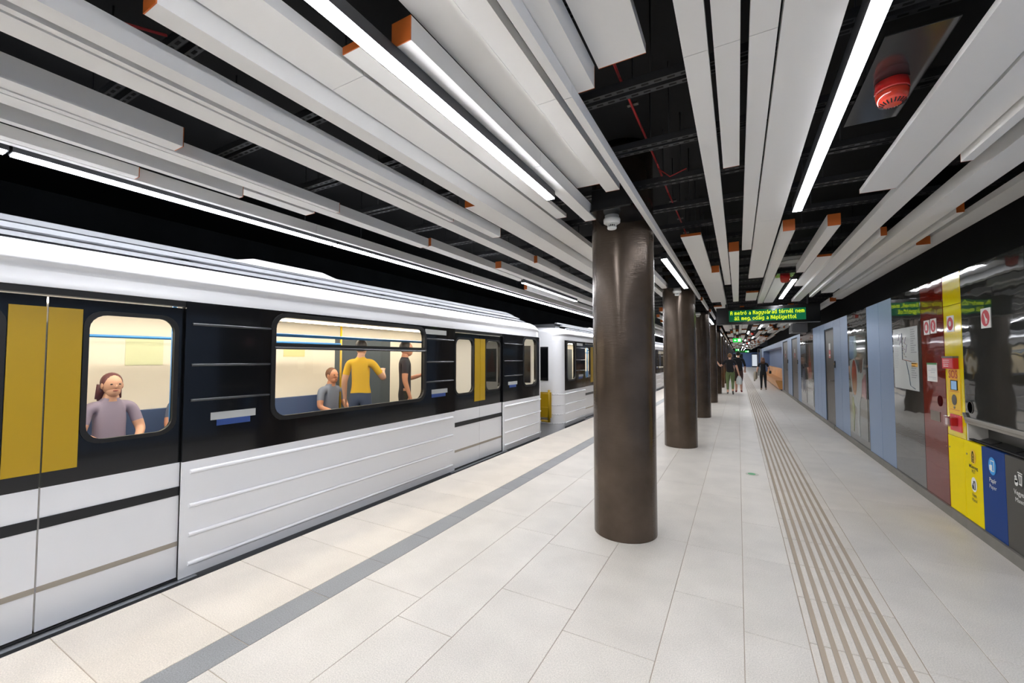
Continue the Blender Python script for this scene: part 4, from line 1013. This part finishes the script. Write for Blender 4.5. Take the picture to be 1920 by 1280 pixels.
    for sx in (-1, 1):
        mb.ball(H+Vector((sx*.076, .0, -.01)), (.01, .022, .032), mats['skin'], 8, 6); mb.ball(H+Vector((sx*.03, .083, .008)), (.012, .008, .007), M_eye, 8, 6)
    mb.ball(H+Vector((0, .088, -.056)), (.022, .008, .006), M_lip, 8, 6)
    t_ = Matrix.Rotation(rz, 4, 'Z') @ Matrix.Scale(scale, 4)
    bmesh.ops.transform(bm, matrix=t_, verts=bm.verts)
    bm.to_mesh(ev); bm.free()
    for m_ in mb.mats[len(keys):]: ev.materials.append(m_)
    body = bpy.data.objects.new('person', ev); COL.objects.link(body); body.location = loc
    tag(body, label, 'person', group)
    hb = MB(); hair(hb, H); bmesh.ops.transform(hb.bm, matrix=t_, verts=hb.bm.verts)
    hm = bpy.data.meshes.new('hair'); bmesh.ops.recalc_face_normals(hb.bm, faces=hb.bm.faces); hb.bm.to_mesh(hm); hb.bm.free()
    for m_ in hb.mats: hm.materials.append(m_)
    ho = bpy.data.objects.new('hair', hm); COL.objects.link(ho); ho.parent = body
    return body
SK = mat('skin', 'd9a98f', .5); SK2 = mat('skin_tan', 'c98f72', .5)
BL = mat('cloth_black', '141416', .8); OL = mat('cloth_olive', '66764c', .8); BR = mat('cloth_brown', '46302c', .8)
SH = mat('shoe_grey', '5d5a55', .6); SHR = mat('shoe_red', '7d2a2c', .5); SHB = mat('shoe_beige', '8f8672', .6)
HB = mat('hair_blond', '8f6a48', .6); HD = mat('hair_dark', '2a2220', .5); HBR = mat('hair_brown', '6b4630', .55); HAUB = mat('hair_auburn', '5c2c2e', .5)
def cap_hair(m, bun=False, long_=0):
    def f(hb, H):
        hb.ball(H+Vector((0, -.022, .022)), (.084, .092, .10), m, 20, 12)
        if bun: hb.ball(H+Vector((0, -.085, .07)), (.05, .045, .045), m, 14, 8)
        if long_:
            for k in range(7):
                a = -1.1+2.2*k/6; x = .07*math.sin(a); y = -.05-.04*math.cos(a)
                hb.tube(H+Vector((x, y, .0)), H+Vector((x*1.35, y-.02, -long_+.02*abs(k-3))), .034, m, .018, seg=8)
    return f
# woman in olive trousers
person((-.30, 19.25, 0), 0, .985, {'elL': (-.36, .03, 1.17), 'wrL': (-.46, .10, 1.32), 'elR': (.25, -.03, 1.13), 'wrR': (.31, .02, .88), 'knL': (-.10, .10, .50), 'anL': (-.10, .04, .09), 'knR': (.09, .02, .49), 'anR': (.09, -.20, .13), 'toeR': (.10, -.08, .02), 'heelR': (.09, -.25, .12)},
       dict(top=BL, legs=OL, skin=SK, shoe=SH, leg_len=.72, sub=3, fat=1.25, waist=.0), 'person in a black T-shirt and olive cropped trousers walking away', cap_hair(HB, True))
person((.0, 20.2, 0), 0, 1.04, {'elR': (.24, .02, 1.12), 'wrR': (.24, .16, .96), 'elL': (-.26, -.02, 1.12), 'wrL': (-.27, .0, .86), 'knL': (-.09, .14, .50), 'anL': (-.09, .12, .09), 'knR': (.09, -.03, .50), 'anR': (.09, -.16, .12)},
       dict(top=BL, legs=BR, skin=SK, shoe=SHR, leg_len=.05, shin='skin', sub=3, fat=1.2, waist=-.03, sleeve_len=2), 'person in a black top and dark brown shorts walking ahead, partly hidden', cap_hair(HD))
person((1.0, 22.4, 0), 0, .89, {'elL': (-.25, -.02, 1.13), 'wrL': (-.27, .10, .95), 'elR': (.27, .0, 1.15), 'wrR': (.22, .14, 1.32), 'knL': (-.08, .06, .50), 'anL': (-.09, .0, .09), 'knR': (.09, .0, .50), 'anR': (.10, -.16, .12)},
       dict(top=BL, legs=BL, skin=SK, shoe=SHB, sub=3, fat=.95), 'person with long brown hair in black top and black leggings walking away', cap_hair(HBR, False, .24))
# things they carry
t = thing('plastic_bag', (.02, 19.3, .45), 'white plastic carrier bag held by the person in olive trousers', 'bag')
mb = MB(); mb.loft([[(.02+r*math.cos(a), 19.3+.7*r*math.sin(a)+.01*math.sin(5*a), z) for a in [2*PI*k/14 for k in range(14)]] for r, z in ((.05, .42), (.10, .44), (.115, .52), (.10, .64), (.06, .74), (.035, .78))], mat('bag_plastic', 'cfd6d4', .35), closed=True); finish('sack', mb, t)
mb = MB(); mb.path([(.0, 19.3, .77), (.015, 19.28, .83), (.035, 19.3, .77)], .006, MATS['bag_plastic'], 6); finish('handles', mb, t)
t = thing('folded_jacket', (.74, 22.42, .55), 'light beige jacket carried over the arm of the long-haired person', 'jacket')
mb = MB(); mb.loft([[(.70+rx*math.cos(a)+.012*math.sin(3*a), 22.5+ry*math.sin(a), z) for a in [2*PI*k/14 for k in range(14)]] for rx, ry, z in ((.03, .05, .50), (.07, .07, .56), (.08, .08, .7), (.075, .09, .8), (.05, .09, .87))], mat('jacket_beige', 'a59c8c', .9), closed=True); finish('cloth', mb, t)
mb = MB(); mb.loft([[(.655+.03*math.cos(a), 22.47+.03*math.sin(a), z) for a in [2*PI*k/8 for k in range(8)]] for z in (.42, .5, .6)], MATS['jacket_beige'], closed=True); finish('sleeve', mb, t)
t = thing('handbag', (1.27, 22.4, .78), 'small black handbag at the hip of the long-haired person', 'handbag')
mb = MB(); mb.box(1.235, 1.325, 22.3, 22.47, .78, .92, mat('bag_black', '111113', .5), .02); finish('bag', mb, t)
mb = MB(); mb.path([(1.26, 22.4, .92), (1.235, 22.38, 1.08), (1.19, 22.33, 1.25)], .008, MATS['bag_black'], 6); finish('strap', mb, t)
# passengers in the train
SIT = {'pelvis': (0, 0, .53), 'belly': (0, .0, .68), 'chest': (0, .0, .86), 'upper': (0, -.01, .99), 'neck': (0, .0, 1.07), 'skull': (0, .02, 1.15), 'shL': (-.165, 0, .985), 'shR': (.165, 0, .985),
       'elL': (-.23, .06, .74), 'wrL': (-.12, .28, .66), 'elR': (.23, .06, .74), 'wrR': (.12, .28, .66), 'hipL': (-.09, .03, .52), 'hipR': (.09, .03, .52), 'knL': (-.10, .45, .50), 'knR': (.11, .45, .50), 'anL': (-.10, .44, .09), 'anR': (.11, .44, .09)}
def sit(loc, rz, sc, mats, label, hair, **k):
    j = dict(SIT); j.update(k); return person(loc, rz, sc, j, mats, label, hair)
person_z = 0.0
C = lambda n, c: mat(n, c, .8)
sit((-5.62, 4.35, .0), -PI/2, 1.02, dict(top=C('cloth_greyblue', '7d879c'), legs=C('cloth_jean', '3f4a63'), skin=SK2, shoe=SH), 'seated train passenger in a grey-blue T-shirt seen through the wide window', cap_hair(HBR))
person((-4.9, 4.3, .0), .6, 1.03, {'elR': (.3, .12, 1.15), 'wrR': (.25, .32, 1.25)}, dict(top=C('cloth_yellow', 'e2b52c'), legs=C('cloth_jean', '3f4a63'), skin=SK, shoe=SH), 'standing train passenger in a yellow top behind the wide window', cap_hair(HD))
person((-4.7, 5.0, .0), -.7, 1.03, {'elL': (-.3, .12, 1.12), 'wrL': (-.2, .34, 1.2)}, dict(top=C('cloth_dark', '2b2b34'), legs=C('cloth_black2', '202024'), skin=SK2, shoe=SH), 'standing train passenger in dark clothes by the train door', cap_hair(HD))
sit((-5.62, 1.75, .0), -PI/2, 1.02, dict(top=C('cloth_lilac', '9a8fa6'), legs=C('cloth_jean', '3f4a63'), skin=SK, shoe=SH), 'seated train passenger in a lilac top with auburn hair behind the near door', cap_hair(HAUB, False, .2))
sit((-5.62, 2.45, .0), -PI/2, 1.0, dict(top=C('cloth_slate', '59627a'), legs=C('cloth_black2', '202024'), skin=SK2, shoe=SH), 'seated train passenger in a slate top beside the one in lilac', cap_hair(HD))
